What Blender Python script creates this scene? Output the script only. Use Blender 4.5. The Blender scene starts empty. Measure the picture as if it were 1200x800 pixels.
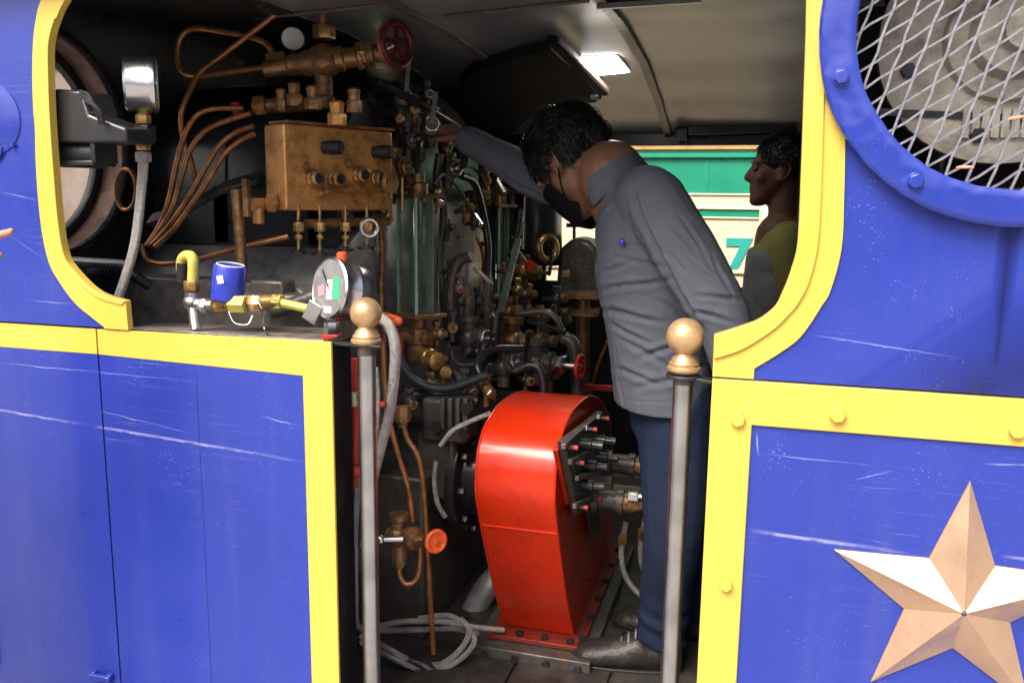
import bpy, bmesh, math, random
from mathutils import Vector, Matrix, noise
random.seed(7)
SC = bpy.context.scene
COL = SC.collection
R_ = math.radians
# ------------------------------------------------------------------ camera
CAM = Vector((0, -1.5, 1.4)); YAW, PITCH, ROLL = R_(15.946), R_(9.508), R_(.668); FPX = 1000.0
FWD = Vector((-math.sin(YAW)*math.cos(PITCH), math.cos(YAW)*math.cos(PITCH), -math.sin(PITCH)))
_r = Vector((math.cos(YAW), math.sin(YAW), 0)); _u = _r.cross(FWD)
RGT = math.cos(ROLL)*_r + math.sin(ROLL)*_u; UPV = -math.sin(ROLL)*_r + math.cos(ROLL)*_u
cd = bpy.data.cameras.new('camera'); cam = bpy.data.objects.new('camera', cd); COL.objects.link(cam)
cd.sensor_width = 36; cd.lens = 30.0; cd.clip_start = .02; cd.clip_end = 500
m = Matrix((RGT, UPV, -FWD)).transposed().to_4x4(); m.translation = CAM; cam.matrix_world = m
SC.camera = cam
# ------------------------------------------------------------------ sky, sun, exposure
SUN_EL, SUN_ROT = R_(52), R_(200)
w = bpy.data.worlds.new('World'); SC.world = w; w.use_nodes = True
nt = w.node_tree; bg = nt.nodes['Background']; sk = nt.nodes.new('ShaderNodeTexSky')
sk.sky_type = 'NISHITA'; sk.sun_disc = False; sk.sun_elevation = SUN_EL; sk.sun_rotation = SUN_ROT
sk.air_density = .7; sk.dust_density = 7.0; sk.ozone_density = .6
nt.links.new(sk.outputs[0], bg.inputs[0]); bg.inputs[1].default_value = .15
sd = bpy.data.lights.new('sun', 'SUN'); sun = bpy.data.objects.new('sun', sd); COL.objects.link(sun)
sd.energy = 1.4; sd.angle = R_(30); sd.color = (1, .96, .9)
sdir = Vector((math.sin(SUN_ROT)*math.cos(SUN_EL), math.cos(SUN_ROT)*math.cos(SUN_EL), math.sin(SUN_EL)))
sun.rotation_euler = sdir.to_track_quat('Z', 'Y').to_euler(); sun.location = sdir*20
VS = SC.view_settings; VS.view_transform = 'Standard'; VS.look = 'None'; VS.gamma = 1; VS.exposure = 1.0
SC.cycles.max_bounces = 10; SC.cycles.transparent_max_bounces = 12
# ------------------------------------------------------------------ pixel helpers (a pixel is a direction; the depth is given)
def ray(px, py): return FWD + RGT*((px-600)/FPX) - UPV*((py-400)/FPX)
def P(px, py, Y): d = ray(px, py); return CAM + d*((Y-CAM.y)/d.y)
def PX(px, py, X): d = ray(px, py); return CAM + d*((X-CAM.x)/d.x)
def PZ(px, py, Z): d = ray(px, py); return CAM + d*((Z-CAM.z)/d.z)
def proj(p): d = p-CAM; z = d.dot(FWD); return 600+FPX*d.dot(RGT)/z, 400-FPX*d.dot(UPV)/z
def mpp(p): return (p-CAM).dot(FWD)/FPX
X3, Y3, Z3 = Vector((1, 0, 0)), Vector((0, 1, 0)), Vector((0, 0, 1))
# ------------------------------------------------------------------ materials
MATS = {}
def pbr(name, base, rough=.5, metal=0., var=.12, vscale=6., bump=.08, bscale=80., dirt=None, dscale=5., damt=.45,
        coat=0., trans=0., ior=1.45, rvar=.12, spec=.5, emis=None):
    if name in MATS: return MATS[name]
    mt = bpy.data.materials.new(name); mt.use_nodes = True; t = mt.node_tree; b = t.nodes['Principled BSDF']; L = t.links
    tc = t.nodes.new('ShaderNodeTexCoord')
    n1 = t.nodes.new('ShaderNodeTexNoise'); n1.inputs['Scale'].default_value = vscale; n1.inputs['Detail'].default_value = 8; n1.inputs['Roughness'].default_value = .65
    L.new(tc.outputs['Object'], n1.inputs['Vector'])
    def rgb(c): return (c[0], c[1], c[2], 1)
    r1 = t.nodes.new('ShaderNodeValToRGB'); r1.color_ramp.elements[0].position = .3; r1.color_ramp.elements[1].position = .7
    r1.color_ramp.elements[0].color = rgb([max(0, c*(1-var)) for c in base]); r1.color_ramp.elements[1].color = rgb([min(1, c*(1+var)) for c in base])
    L.new(n1.outputs['Fac'], r1.inputs['Fac']); colo = r1.outputs['Color']
    if dirt:
        n2 = t.nodes.new('ShaderNodeTexNoise'); n2.inputs['Scale'].default_value = dscale; n2.inputs['Detail'].default_value = 10; n2.inputs['Roughness'].default_value = .72
        L.new(tc.outputs['Object'], n2.inputs['Vector'])
        mr = t.nodes.new('ShaderNodeMapRange'); mr.inputs['From Min'].default_value = 1-damt-.12; mr.inputs['From Max'].default_value = 1-damt+.14
        L.new(n2.outputs['Fac'], mr.inputs['Value'])
        mx = t.nodes.new('ShaderNodeMix'); mx.data_type = 'RGBA'; L.new(mr.outputs[0], mx.inputs['Factor']); L.new(colo, mx.inputs['A']); mx.inputs['B'].default_value = rgb(dirt); colo = mx.outputs['Result']
    L.new(colo, b.inputs['Base Color'])
    rr = t.nodes.new('ShaderNodeMapRange'); rr.inputs['To Min'].default_value = max(.03, rough-rvar); rr.inputs['To Max'].default_value = min(1, rough+rvar)
    n3 = t.nodes.new('ShaderNodeTexNoise'); n3.inputs['Scale'].default_value = vscale*2.3; n3.inputs['Detail'].default_value = 6
    L.new(tc.outputs['Object'], n3.inputs['Vector']); L.new(n3.outputs['Fac'], rr.inputs['Value']); L.new(rr.outputs[0], b.inputs['Roughness'])
    b.inputs['Metallic'].default_value = metal; b.inputs['IOR'].default_value = ior
    b.inputs['Coat Weight'].default_value = coat; b.inputs['Coat Roughness'].default_value = .12
    b.inputs['Transmission Weight'].default_value = trans; b.inputs['Specular IOR Level'].default_value = spec
    if emis: b.inputs['Emission Color'].default_value = rgb(emis[0]); b.inputs['Emission Strength'].default_value = emis[1]
    if bump:
        n4 = t.nodes.new('ShaderNodeTexNoise'); n4.inputs['Scale'].default_value = bscale; n4.inputs['Detail'].default_value = 5
        L.new(tc.outputs['Object'], n4.inputs['Vector'])
        bp = t.nodes.new('ShaderNodeBump'); bp.inputs['Strength'].default_value = bump; bp.inputs['Distance'].default_value = .01
        L.new(n4.outputs['Fac'], bp.inputs['Height']); L.new(bp.outputs[0], b.inputs['Normal'])
    MATS[name] = mt; return mt
def math_node(t, op, a, b=None, c=None):
    n = t.nodes.new('ShaderNodeMath'); n.operation = op
    for i, v in enumerate((a, b, c)):
        if v is None: continue
        if isinstance(v, (int, float)): n.inputs[i].default_value = v
        else: t.links.new(v, n.inputs[i])
    return n.outputs[0]
def enamel(name, base, scratches, rough=.3, speck=.75, wear=(.62, .64, .86), streak=.7):
    """gloss sheet paint: worn speckles, vertical wash streaks and scratches (x0,z0,x1,z1,width,strength) in world metres"""
    mt = bpy.data.materials.new(name); mt.use_nodes = True; t = mt.node_tree; L = t.links; b = t.nodes['Principled BSDF']
    geo = t.nodes.new('ShaderNodeNewGeometry'); sp = t.nodes.new('ShaderNodeSeparateXYZ'); L.new(geo.outputs['Position'], sp.inputs[0])
    def ns(scale, detail, vec=(1, 1, 1), rough_=.6):
        mp = t.nodes.new('ShaderNodeMapping'); mp.inputs['Scale'].default_value = vec; L.new(geo.outputs['Position'], mp.inputs['Vector'])
        n = t.nodes.new('ShaderNodeTexNoise'); n.inputs['Scale'].default_value = scale; n.inputs['Detail'].default_value = detail; n.inputs['Roughness'].default_value = rough_
        L.new(mp.outputs[0], n.inputs['Vector']); return n.outputs['Fac']
    def mixc(f, a, bcol):
        mx = t.nodes.new('ShaderNodeMix'); mx.data_type = 'RGBA'; L.new(f, mx.inputs['Factor'])
        if isinstance(a, tuple): mx.inputs['A'].default_value = a
        else: L.new(a, mx.inputs['A'])
        mx.inputs['B'].default_value = bcol; return mx.outputs['Result']
    def mrange(v, a, b_, c=0., d=1.):
        n = t.nodes.new('ShaderNodeMapRange'); n.inputs['From Min'].default_value = a; n.inputs['From Max'].default_value = b_
        n.inputs['To Min'].default_value = c; n.inputs['To Max'].default_value = d; L.new(v, n.inputs['Value']); return n.outputs[0]
    big = ns(2.2, 6); colo = mixc(mrange(big, .3, .7, 0, .5), tuple(base)+(1,), tuple(min(1, c*1.28+.012) for c in base)+(1,))
    st = ns(14, 5, (1, 1, .06)); colo = mixc(mrange(st, .52, .75, 0, streak*.45), colo, tuple(c*.82+.05 for c in base)+(1,))
    fine = ns(7, 10, (1, 1, .35), .75); colo = mixc(mrange(fine, .56, .8, 0, .4), colo, tuple(c*.72 for c in base)+(1,))
    v = t.nodes.new('ShaderNodeTexVoronoi'); v.inputs['Scale'].default_value = 170; L.new(geo.outputs['Position'], v.inputs['Vector'])
    spk = math_node(t, 'MULTIPLY', mrange(v.outputs['Distance'], .16, .05), mrange(ns(9, 4), .5, .68)); colo = mixc(math_node(t, 'MULTIPLY', spk, speck), colo, tuple(wear)+(1,))
    # hairline scratches: stretched noise bands
    hl = ns(26, 3, (.06, 1, 2.6), .5); hm = math_node(t, 'MULTIPLY', mrange(math_node(t, 'ABSOLUTE', math_node(t, 'SUBTRACT', hl, .5)), .004, .001), mrange(ns(3, 3), .5, .6))
    colo = mixc(math_node(t, 'MULTIPLY', hm, .10), colo, tuple(wear)+(1,))
    grain = ns(17, 6)
    for (x0, z0, x1, z1, wd, stg) in scratches:
        dx, dz = x1-x0, z1-z0; ln = math.hypot(dx, dz); ux, uz = dx/ln, dz/ln
        px = math_node(t, 'SUBTRACT', sp.outputs[0], x0); pz = math_node(t, 'SUBTRACT', sp.outputs[2], z0)
        al = math_node(t, 'ADD', math_node(t, 'MULTIPLY', px, ux), math_node(t, 'MULTIPLY', pz, uz))
        ac = math_node(t, 'ABSOLUTE', math_node(t, 'ADD', math_node(t, 'MULTIPLY_ADD', px, -uz, math_node(t, 'MULTIPLY', pz, ux)), math_node(t, 'MULTIPLY_ADD', grain, .010, -.005)))
        f = mrange(ac, wd, wd*.3); f = math_node(t, 'MULTIPLY', f, mrange(al, 0, min(.05, ln*.3))); f = math_node(t, 'MULTIPLY', f, mrange(al, ln, ln*.55))
        f = math_node(t, 'MULTIPLY', f, mrange(grain, .36, .6, .12, .85)); colo = mixc(math_node(t, 'MULTIPLY', f, stg), colo, tuple(wear)+(1,))
    L.new(colo, b.inputs['Base Color'])
    L.new(mrange(ns(5, 7), .3, .7, max(.05, rough-.09), rough+.14), b.inputs['Roughness'])
    bp = t.nodes.new('ShaderNodeBump'); bp.inputs['Strength'].default_value = .16; bp.inputs['Distance'].default_value = .006
    wob = math_node(t, 'ADD', math_node(t, 'MULTIPLY', ns(3.2, 3), 3.6), math_node(t, 'MULTIPLY', ns(120, 3), .035)); L.new(wob, bp.inputs['Height']); L.new(bp.outputs[0], b.inputs['Normal'])
    b.inputs['Coat Weight'].default_value = .5; b.inputs['Coat Roughness'].default_value = .12; b.inputs['Specular IOR Level'].default_value = .4
    MATS[name] = mt; return mt
def brushed(name, base, rough=.28, axis=2, metal=1., dirt=.25):
    mt = bpy.data.materials.new(name); mt.use_nodes = True; t = mt.node_tree; L = t.links; b = t.nodes['Principled BSDF']
    tc = t.nodes.new('ShaderNodeTexCoord'); mp = t.nodes.new('ShaderNodeMapping'); s = [90, 90, 90]; s[axis] = 3; mp.inputs['Scale'].default_value = s
    L.new(tc.outputs['Object'], mp.inputs['Vector']); n = t.nodes.new('ShaderNodeTexNoise'); n.inputs['Detail'].default_value = 5; n.inputs['Scale'].default_value = 2; L.new(mp.outputs[0], n.inputs['Vector'])
    n2 = t.nodes.new('ShaderNodeTexNoise'); n2.inputs['Scale'].default_value = 14; n2.inputs['Detail'].default_value = 7; L.new(tc.outputs['Object'], n2.inputs['Vector'])
    mr = t.nodes.new('ShaderNodeMapRange'); mr.inputs['To Min'].default_value = rough-.1; mr.inputs['To Max'].default_value = rough+.16; L.new(n.outputs['Fac'], mr.inputs['Value']); L.new(mr.outputs[0], b.inputs['Roughness'])
    cr = t.nodes.new('ShaderNodeValToRGB'); cr.color_ramp.elements[0].position = .42; cr.color_ramp.elements[1].position = .62
    cr.color_ramp.elements[0].color = tuple(base)+(1,); cr.color_ramp.elements[1].color = tuple(c*(1-dirt) for c in base)+(1,); L.new(n2.outputs['Fac'], cr.inputs['Fac']); L.new(cr.outputs[0], b.inputs['Base Color'])
    b.inputs['Metallic'].default_value = metal
    bp = t.nodes.new('ShaderNodeBump'); bp.inputs['Strength'].default_value = .06; bp.inputs['Distance'].default_value = .003; L.new(n.outputs['Fac'], bp.inputs['Height']); L.new(bp.outputs[0], b.inputs['Normal'])
    MATS[name] = mt; return mt
def W2(px, py): p = P(px, py, 0); return (p.x, p.z)
def scr(a, b, wd, s): return W2(*a)+W2(*b)+(wd, s)
BLUE = enamel('blue_enamel', (.015, .034, .285), [
    scr((-60, 470), (110, 499), .0035, .5), scr((110, 499), (358, 541), .004, .55), scr((0, 425), (240, 448), .0012, .5), scr((113, 480), (240, 512), .0012, .5),
    scr((300, 486), (355, 500), .0012, .6), scr((876, 621), (1068, 648), .0045, .55), scr((1172, 651), (1260, 662), .004, .5), scr((885, 531), (1030, 546), .0013, .45),
    scr((1150, 543), (1250, 547), .0016, .6), scr((887, 505), (889, 535), .0012, .6), scr((1000, 562), (1050, 550), .001, .5), scr((0, 225), (45, 234), .0014, .4), scr((0, 268), (60, 310), .0012, .45), scr((30, 352), (90, 356), .0014, .4),
    scr((950, 392), (1130, 420), .0014, .45)])
YEL = enamel('yellow_enamel', (.60, .425, .062), [scr((840, 560), (870, 566), .0014, .4)], rough=.42, speck=.22, wear=(.30, .2, .06), streak=.6)
BLACKG = pbr('black_gloss_paint', (.020, .021, .023), .30, var=.4, vscale=5, bump=.10, bscale=9, dirt=(.06, .052, .045), damt=.35, dscale=7, coat=.2)
BOILER = pbr('boiler_black', (.024, .027, .031), .30, var=.4, vscale=4, bump=.05, bscale=5, dirt=(.03, .03, .03), damt=.34, dscale=6)
IRON = pbr('oily_iron', (.085, .08, .076), .36, metal=.35, var=.5, vscale=14, bump=.25, bscale=60, dirt=(.13, .085, .055), damt=.4, dscale=22)
DARKST = pbr('dark_steel', (.055, .057, .06), .36, metal=.7, var=.4, vscale=12, bump=.12, dirt=(.10, .075, .05), damt=.36, dscale=16)
GREYPL = pbr('grey_lagging', (.32, .325, .33), .33, metal=.35, var=.3, vscale=6, bump=.12, bscale=14, dirt=(.08, .074, .068), damt=.46, dscale=7)
STEEL = brushed('brushed_steel', (.58, .575, .56), .30, metal=1., dirt=.25)
STEELH = pbr('hose_braid', (.52, .51, .49), .36, metal=.75, var=.3, vscale=60, bump=.7, bscale=420, dirt=(.11, .1, .09), damt=.35, dscale=30)
CHROME = pbr('bright_steel', (.66, .66, .66), .26, metal=1, var=.12, bump=.03, dirt=(.2, .19, .17), damt=.3, dscale=30)
BRASS = pbr('brass', (.50, .31, .11), .3, metal=.65, var=.3, vscale=20, bump=.12, bscale=90, dirt=(.11, .055, .022), damt=.44, dscale=26)
OLDBR = pbr('tarnished_brass', (.34, .185, .08), .38, metal=.55, var=.45, vscale=22, bump=.25, bscale=90, dirt=(.045, .028, .018), damt=.45, dscale=26)
BALLG = pbr('gilded_ball', (.60, .39, .20), .38, metal=.6, var=.2, vscale=26, bump=.08, bscale=120, dirt=(.42, .25, .11), damt=.38, dscale=34)
COPPER = pbr('copper_pipe', (.44, .185, .075), .32, metal=.55, var=.3, vscale=16, bump=.1, bscale=90, dirt=(.10, .045, .022), damt=.42, dscale=18)
COPBOX = pbr('bronze_box', (.70, .35, .12), .33, metal=.45, var=.25, vscale=14, bump=.2, bscale=60, dirt=(.15, .065, .026), damt=.40, dscale=20)
STARM = pbr('copper_star', (.76, .51, .34), .30, metal=.8, var=.14, vscale=7, bump=.10, bscale=22, dirt=(.58, .36, .23), damt=.34, dscale=12, rvar=.1)
REDD = pbr('grimy_red', (.20, .022, .012), .45, var=.3, vscale=20, bump=.2, dirt=(.07, .025, .018), damt=.42, dscale=22)
REDP = pbr('red_casing_paint', (.62, .026, .003), .30, var=.12, vscale=4, bump=.10, bscale=6, dirt=(.20, .012, .008), damt=.33, dscale=34, coat=.25)
MAROON = pbr('maroon_wheel', (.13, .02, .022), .4, metal=.3, var=.3, vscale=30, bump=.2, dirt=(.3, .14, .1), damt=.34, dscale=40)
REDW = pbr('red_wheel', (.42, .035, .02), .45, var=.25, vscale=30, bump=.2, dirt=(.12, .03, .02), damt=.36, dscale=40)
PORC = pbr('porcelain_strip', (.50, .56, .53), .3, var=.15, vscale=20, bump=.05, dirt=(.3, .36, .33), damt=.4, dscale=14)
EDGEG = pbr('glass_edge', (.34, .62, .52), .2, var=.15, vscale=14, bump=.03, coat=.5)
PETAL = pbr('petal_orange', (.75, .30, .18), .6, var=.2, bump=.1)
ORAN = pbr('orange_wheel', (.66, .09, .02), .42, var=.2, vscale=30, bump=.2, dirt=(.2, .04, .02), damt=.34, dscale=40)
MATTB = pbr('matt_black', (.012, .012, .013), .85, var=.4, bump=.15, bscale=60, spec=.12, dirt=(.03, .028, .025), damt=.3, dscale=12)
LEDGE = pbr('ledge_brown', (.22, .20, .18), .5, metal=.2, var=.4, vscale=9, bump=.3, bscale=40, dirt=(.06, .052, .045), damt=.45, dscale=10)
RUBBER = pbr('black_rubber', (.014, .014, .015), .55, var=.3, bump=.15, bscale=120, dirt=(.04, .038, .035), damt=.35, dscale=14)
CEIL = pbr('ceiling_gloss', (.165, .178, .20), .36, var=.06, vscale=3, bump=.10, bscale=3.2, dirt=(.115, .12, .13), damt=.36, dscale=4, rvar=.06, coat=.1, spec=.35)
RIBM = pbr('rib_brown', (.10, .07, .06), .45, var=.3, vscale=20, bump=.2, dirt=(.2, .15, .12), damt=.36, dscale=16)
TEAL = pbr('coach_green', (.015, .27, .155), .33, var=.12, vscale=3, bump=.06, bscale=8, dirt=(.05, .33, .24), damt=.35, dscale=4)
CREAMC = pbr('coach_cream', (.80, .66, .46), .38, var=.05, vscale=3, bump=.05, bscale=8, dirt=(.7, .56, .38), damt=.3, dscale=5)
CYAN = pbr('number_teal', (.03, .38, .33), .4, var=.08)
CREAMM = pbr('machine_cream', (.74, .68, .56), .5, var=.2, vscale=12, bump=.2, dirt=(.2, .16, .12), damt=.42, dscale=13)
WOODO = pbr('orange_wood', (.62, .27, .09), .5, var=.3, vscale=12, bump=.2, dirt=(.3, .13, .06), damt=.36, dscale=20)
PINKW = pbr('weathered_wood', (.24, .125, .095), .55, var=.35, vscale=9, bump=.3, bscale=30, dirt=(.42, .32, .27), damt=.42, dscale=9)
PALEG = pbr('bleached_plate', (.28, .235, .20), .5, var=.3, vscale=7, bump=.1, dirt=(.24, .15, .115), damt=.45, dscale=4)
CONC = pbr('platform_concrete', (.30, .29, .275), .85, var=.2, vscale=2, bump=.3, bscale=40, dirt=(.20, .19, .175), damt=.42, dscale=3)
FLOORM = pbr('floor_plate', (.05, .045, .042), .5, metal=.4, var=.4, vscale=8, bump=.3, bscale=50, dirt=(.12, .10, .085), damt=.42, dscale=9)
SKIN = pbr('skin', (.22, .11, .066), .46, var=.14, vscale=22, bump=.12, bscale=160, dirt=(.15, .068, .04), damt=.38, dscale=26)
SKINL = pbr('skin_light', (.48, .25, .17), .46, var=.1, vscale=30, bump=.14, bscale=220, dirt=(.42, .2, .14), damt=.38, dscale=40)
HAIR = pbr('hair', (.008, .007, .007), .42, var=.5, vscale=40, bump=.3, bscale=160)
SHIRT = pbr('grey_cotton', (.108, .122, .148), .82, var=.09, vscale=9, bump=.10, bscale=420, rvar=.06, spec=.2)
TROUS = pbr('navy_twill', (.014, .022, .05), .8, var=.2, vscale=10, bump=.14, bscale=380, dirt=(.024, .03, .055), damt=.36, dscale=9, spec=.2)
BOOT = pbr('boot_leather', (.022, .019, .018), .42, var=.3, vscale=18, bump=.25, bscale=110, dirt=(.09, .08, .07), damt=.36, dscale=20)
MASKM = pbr('mask_cloth', (.007, .007, .009), .9, var=.2, bump=.12, bscale=300, spec=.1)
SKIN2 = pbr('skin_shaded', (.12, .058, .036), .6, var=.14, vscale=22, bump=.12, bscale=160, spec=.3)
YSHIRT = pbr('olive_yellow_cotton', (.19, .175, .045), .8, var=.14, vscale=10, bump=.12, bscale=300)
GSHIRT = pbr('pale_grey_cotton', (.15, .15, .16), .8, var=.1, vscale=12, bump=.12, bscale=300)
CAN = pbr('blue_canister', (.03, .045, .42), .28, var=.1, bump=.03, coat=.3)
YFIT = pbr('yellow_green_fitting', (.55, .50, .10), .42, var=.25, vscale=30, bump=.2, dirt=(.3, .28, .12), damt=.4, dscale=30)
WHITE = pbr('white_enamel', (.72, .72, .70), .4, var=.06, bump=.02)
GREENS = pbr('green_sticker', (.05, .5, .2), .4, var=.1, bump=0)
PINKS = pbr('pink_sticker', (.72, .28, .30), .45, var=.1, bump=0)
NOTE = pbr('stained_note', (.50, .46, .33), .6, var=.2, vscale=20, bump=.05, dirt=(.2, .17, .12), damt=.42, dscale=30)
LED = pbr('led_lens', (.9, .9, .9), .4, bump=0, emis=((1, .99, .96), 22.0))
SLEEVE = pbr('red_brown_sleeve', (.24, .05, .035), .8, var=.2, bump=.2)
def glassmat(name, col, rough=.03, tw=1.):
    mt = bpy.data.materials.new(name); mt.use_nodes = True; t = mt.node_tree; L = t.links; b = t.nodes['Principled BSDF']
    b.inputs['Base Color'].default_value = tuple(col)+(1,); b.inputs['Transmission Weight'].default_value = tw; b.inputs['IOR'].default_value = 1.45
    tc = t.nodes.new('ShaderNodeTexCoord'); n = t.nodes.new('ShaderNodeTexNoise'); n.inputs['Scale'].default_value = 18; n.inputs['Detail'].default_value = 8; L.new(tc.outputs['Object'], n.inputs['Vector'])
    mr = t.nodes.new('ShaderNodeMapRange'); mr.inputs['From Min'].default_value = .4; mr.inputs['From Max'].default_value = .75; mr.inputs['To Min'].default_value = rough; mr.inputs['To Max'].default_value = rough+.12
    L.new(n.outputs['Fac'], mr.inputs['Value']); L.new(mr.outputs[0], b.inputs['Roughness'])
    return mt
GGREEN = glassmat('gauge_plate_glass', (.86, .96, .91), .01, 1.); GCLEAR = glassmat('clear_glass', (.93, .95, .95), .02)
# ------------------------------------------------------------------ mesh builder
def frame_of(ax):
    ax = Vector(ax).normalized(); a = Z3 if abs(ax.z) < .9 else X3
    u = a.cross(ax).normalized(); return u, ax.cross(u), ax
def spline(pts, n=6):
    pts = [Vector(p) for p in pts]
    if len(pts) < 3: return pts
    q = [pts[0]*2-pts[1]]+pts+[pts[-1]*2-pts[-2]]; out = []
    for i in range(1, len(q)-2):
        p0, p1, p2, p3 = q[i-1:i+3]
        for k in range(n):
            t = k/n; out.append(.5*((2*p1)+(p2-p0)*t+(2*p0-5*p1+4*p2-p3)*t*t+(-p0+3*p1-3*p2+p3)*t**3))
    out.append(pts[-1]); return out
class MB:
    def __init__(s): s.v = []; s.f = []
    def add(s, vs, fs): o = len(s.v); s.v += [Vector(v) for v in vs]; s.f += [tuple(i+o for i in f) for f in fs]; return s
    def box(s, c, size, M=None):
        c = Vector(c); h = [a/2 for a in size]; vs = []
        for x in (-1, 1):
            for y in (-1, 1):
                for z in (-1, 1):
                    d = Vector((x*h[0], y*h[1], z*h[2])); vs.append(c+(M @ d if M else d))
        return s.add(vs, [(0, 1, 3, 2), (4, 6, 7, 5), (0, 4, 5, 1), (2, 3, 7, 6), (0, 2, 6, 4), (1, 5, 7, 3)])
    def bar(s, a, b, wd, ht, up=Z3):
        a, b = Vector(a), Vector(b); x = (b-a).normalized(); y = Vector(up).cross(x).normalized(); z = x.cross(y)
        return s.box((a+b)/2, ((b-a).length, wd, ht), Matrix((x, y, z)).transposed())
    def tube(s, pts, r, n=10, caps=True, closed=False):
        pts = [Vector(p) for p in pts]; N = len(pts); rs = r if isinstance(r, (list, tuple)) else [r]*N
        if len(rs) != N: rs = [rs[min(len(rs)-1, int(i*len(rs)/N))] for i in range(N)]
        tg = [((pts[(i+1) % N] if closed else pts[min(i+1, N-1)])-(pts[i-1] if (closed or i) else pts[0])) for i in range(N)]
        tg = [t.normalized() if t.length > 1e-9 else Z3 for t in tg]
        u = frame_of(tg[0])[0]; vs = []
        for i in range(N):
            u = (u-tg[i]*u.dot(tg[i])); u = u.normalized() if u.length > 1e-6 else frame_of(tg[i])[0]; w_ = tg[i].cross(u)
            vs += [pts[i]+(u*math.cos(2*math.pi*k/n)+w_*math.sin(2*math.pi*k/n))*rs[i] for k in range(n)]
        fs = [(i*n+k, i*n+(k+1) % n, ((i+1) % N)*n+(k+1) % n, ((i+1) % N)*n+k) for i in range(N if closed else N-1) for k in range(n)]
        if caps and not closed: fs += [tuple(range(n))[::-1], tuple((N-1)*n+k for k in range(n))]
        return s.add(vs, fs)
    def lathe(s, prof, base, ax=Z3, n=20, rot=0.):
        u, v, a = frame_of(ax); base = Vector(base); vs = []
        for t, r in prof: vs += [base+a*t+(u*math.cos(2*math.pi*k/n+rot)+v*math.sin(2*math.pi*k/n+rot))*max(r, 1e-5) for k in range(n)]
        N = len(prof); fs = [(i*n+k, i*n+(k+1) % n, (i+1)*n+(k+1) % n, (i+1)*n+k) for i in range(N-1) for k in range(n)]
        fs += [tuple(range(n))[::-1], tuple((N-1)*n+k for k in range(n))]
        return s.add(vs, fs)
    def cyl(s, a, b, r, n=16): a, b = Vector(a), Vector(b); return s.lathe([(0, r), ((b-a).length, r)], a, b-a, n)
    def hexn(s, c, ax, r, h, rot=0.): c = Vector(c); a = Vector(ax).normalized(); return s.lathe([(-h/2, r*.92), (-h/2+h*.12, r), (h/2-h*.12, r), (h/2, r*.92)], c, a, 6, rot)
    def ball(s, c, r, n=20, sc=(1, 1, 1), M=None):
        c = Vector(c); m_ = n//2; vs = []; fs = []
        for i in range(m_+1):
            th = math.pi*i/m_
            for k in range(n):
                d = Vector((math.sin(th)*math.cos(2*math.pi*k/n)*sc[0], math.sin(th)*math.sin(2*math.pi*k/n)*sc[1], math.cos(th)*sc[2]))*r
                vs.append(c+(M @ d if M else d))
        fs = [(i*n+k, (i+1)*n+k, (i+1)*n+(k+1) % n, i*n+(k+1) % n) for i in range(m_) for k in range(n)]
        return s.add(vs, fs)
    def prism(s, poly, vec):
        poly = [Vector(p) for p in poly]; n = len(poly); vec = Vector(vec)
        nrm = Vector((0, 0, 0))
        for i in range(n): nrm += poly[i].cross(poly[(i+1) % n])
        if nrm.dot(vec) > 0: poly = poly[::-1]
        vs = poly+[p+vec for p in poly]
        return s.add(vs, [tuple(range(n)), tuple(range(2*n-1, n-1, -1))]+[(i, i+n, (i+1) % n+n, (i+1) % n) for i in range(n)])
    def strip(s, A, B, vec):
        """ribbon between two polylines of equal length, thickened by vec"""
        n = len(A); vec = Vector(vec); vs = list(A)+list(B)+[a+vec for a in A]+[b+vec for b in B]
        fs = []
        for i in range(n-1): fs += [(i, i+1, n+i+1, n+i), (2*n+i, 3*n+i, 3*n+i+1, 2*n+i+1), (i, 2*n+i, 2*n+i+1, i+1), (n+i, n+i+1, 3*n+i+1, 3*n+i)]
        fs += [(0, n, 3*n, 2*n), (n-1, 3*n-1, 4*n-1, 2*n-1)]
        return s.add(vs, fs)
    def torus(s, c, ax, R, r, n=28, m_=10):
        u, v, a = frame_of(ax); c = Vector(c)
        return s.tube([c+(u*math.cos(2*math.pi*k/n)+v*math.sin(2*math.pi*k/n))*R for k in range(n)], r, m_, closed=True)
    def wheel(s, c, ax, R, nsp=5, rim=.13):
        u, v, a = frame_of(ax); c = Vector(c); s.torus(c, ax, R*(1-rim), R*rim, 30, 10); s.lathe([(-R*.18, R*.2), (R*.2, R*.2), (R*.24, R*.1)], c, a, 14)
        for k in range(nsp):
            t = 2*math.pi*k/nsp+.4; d = u*math.cos(t)+v*math.sin(t); s.bar(c+d*R*.1, c+d*R*.85, R*.2, R*.12, a)
        return s
    def ring(s, c, ax, r0, r1, t, n=48):
        u, v, a = frame_of(ax); c = Vector(c)
        return s.lathe_ring([(0, r0), (0, r1), (t, r1), (t, r0)], c, a, n)
    def lathe_ring(s, prof, base, ax, n=48):
        u, v, a = frame_of(ax); N = len(prof); vs = []
        for t, r in prof: vs += [Vector(base)+a*t+(u*math.cos(2*math.pi*k/n)+v*math.sin(2*math.pi*k/n))*r for k in range(n)]
        return s.add(vs, [(i*n+k, i*n+(k+1) % n, ((i+1) % N)*n+(k+1) % n, ((i+1) % N)*n+k) for i in range(N) for k in range(n)])
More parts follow.
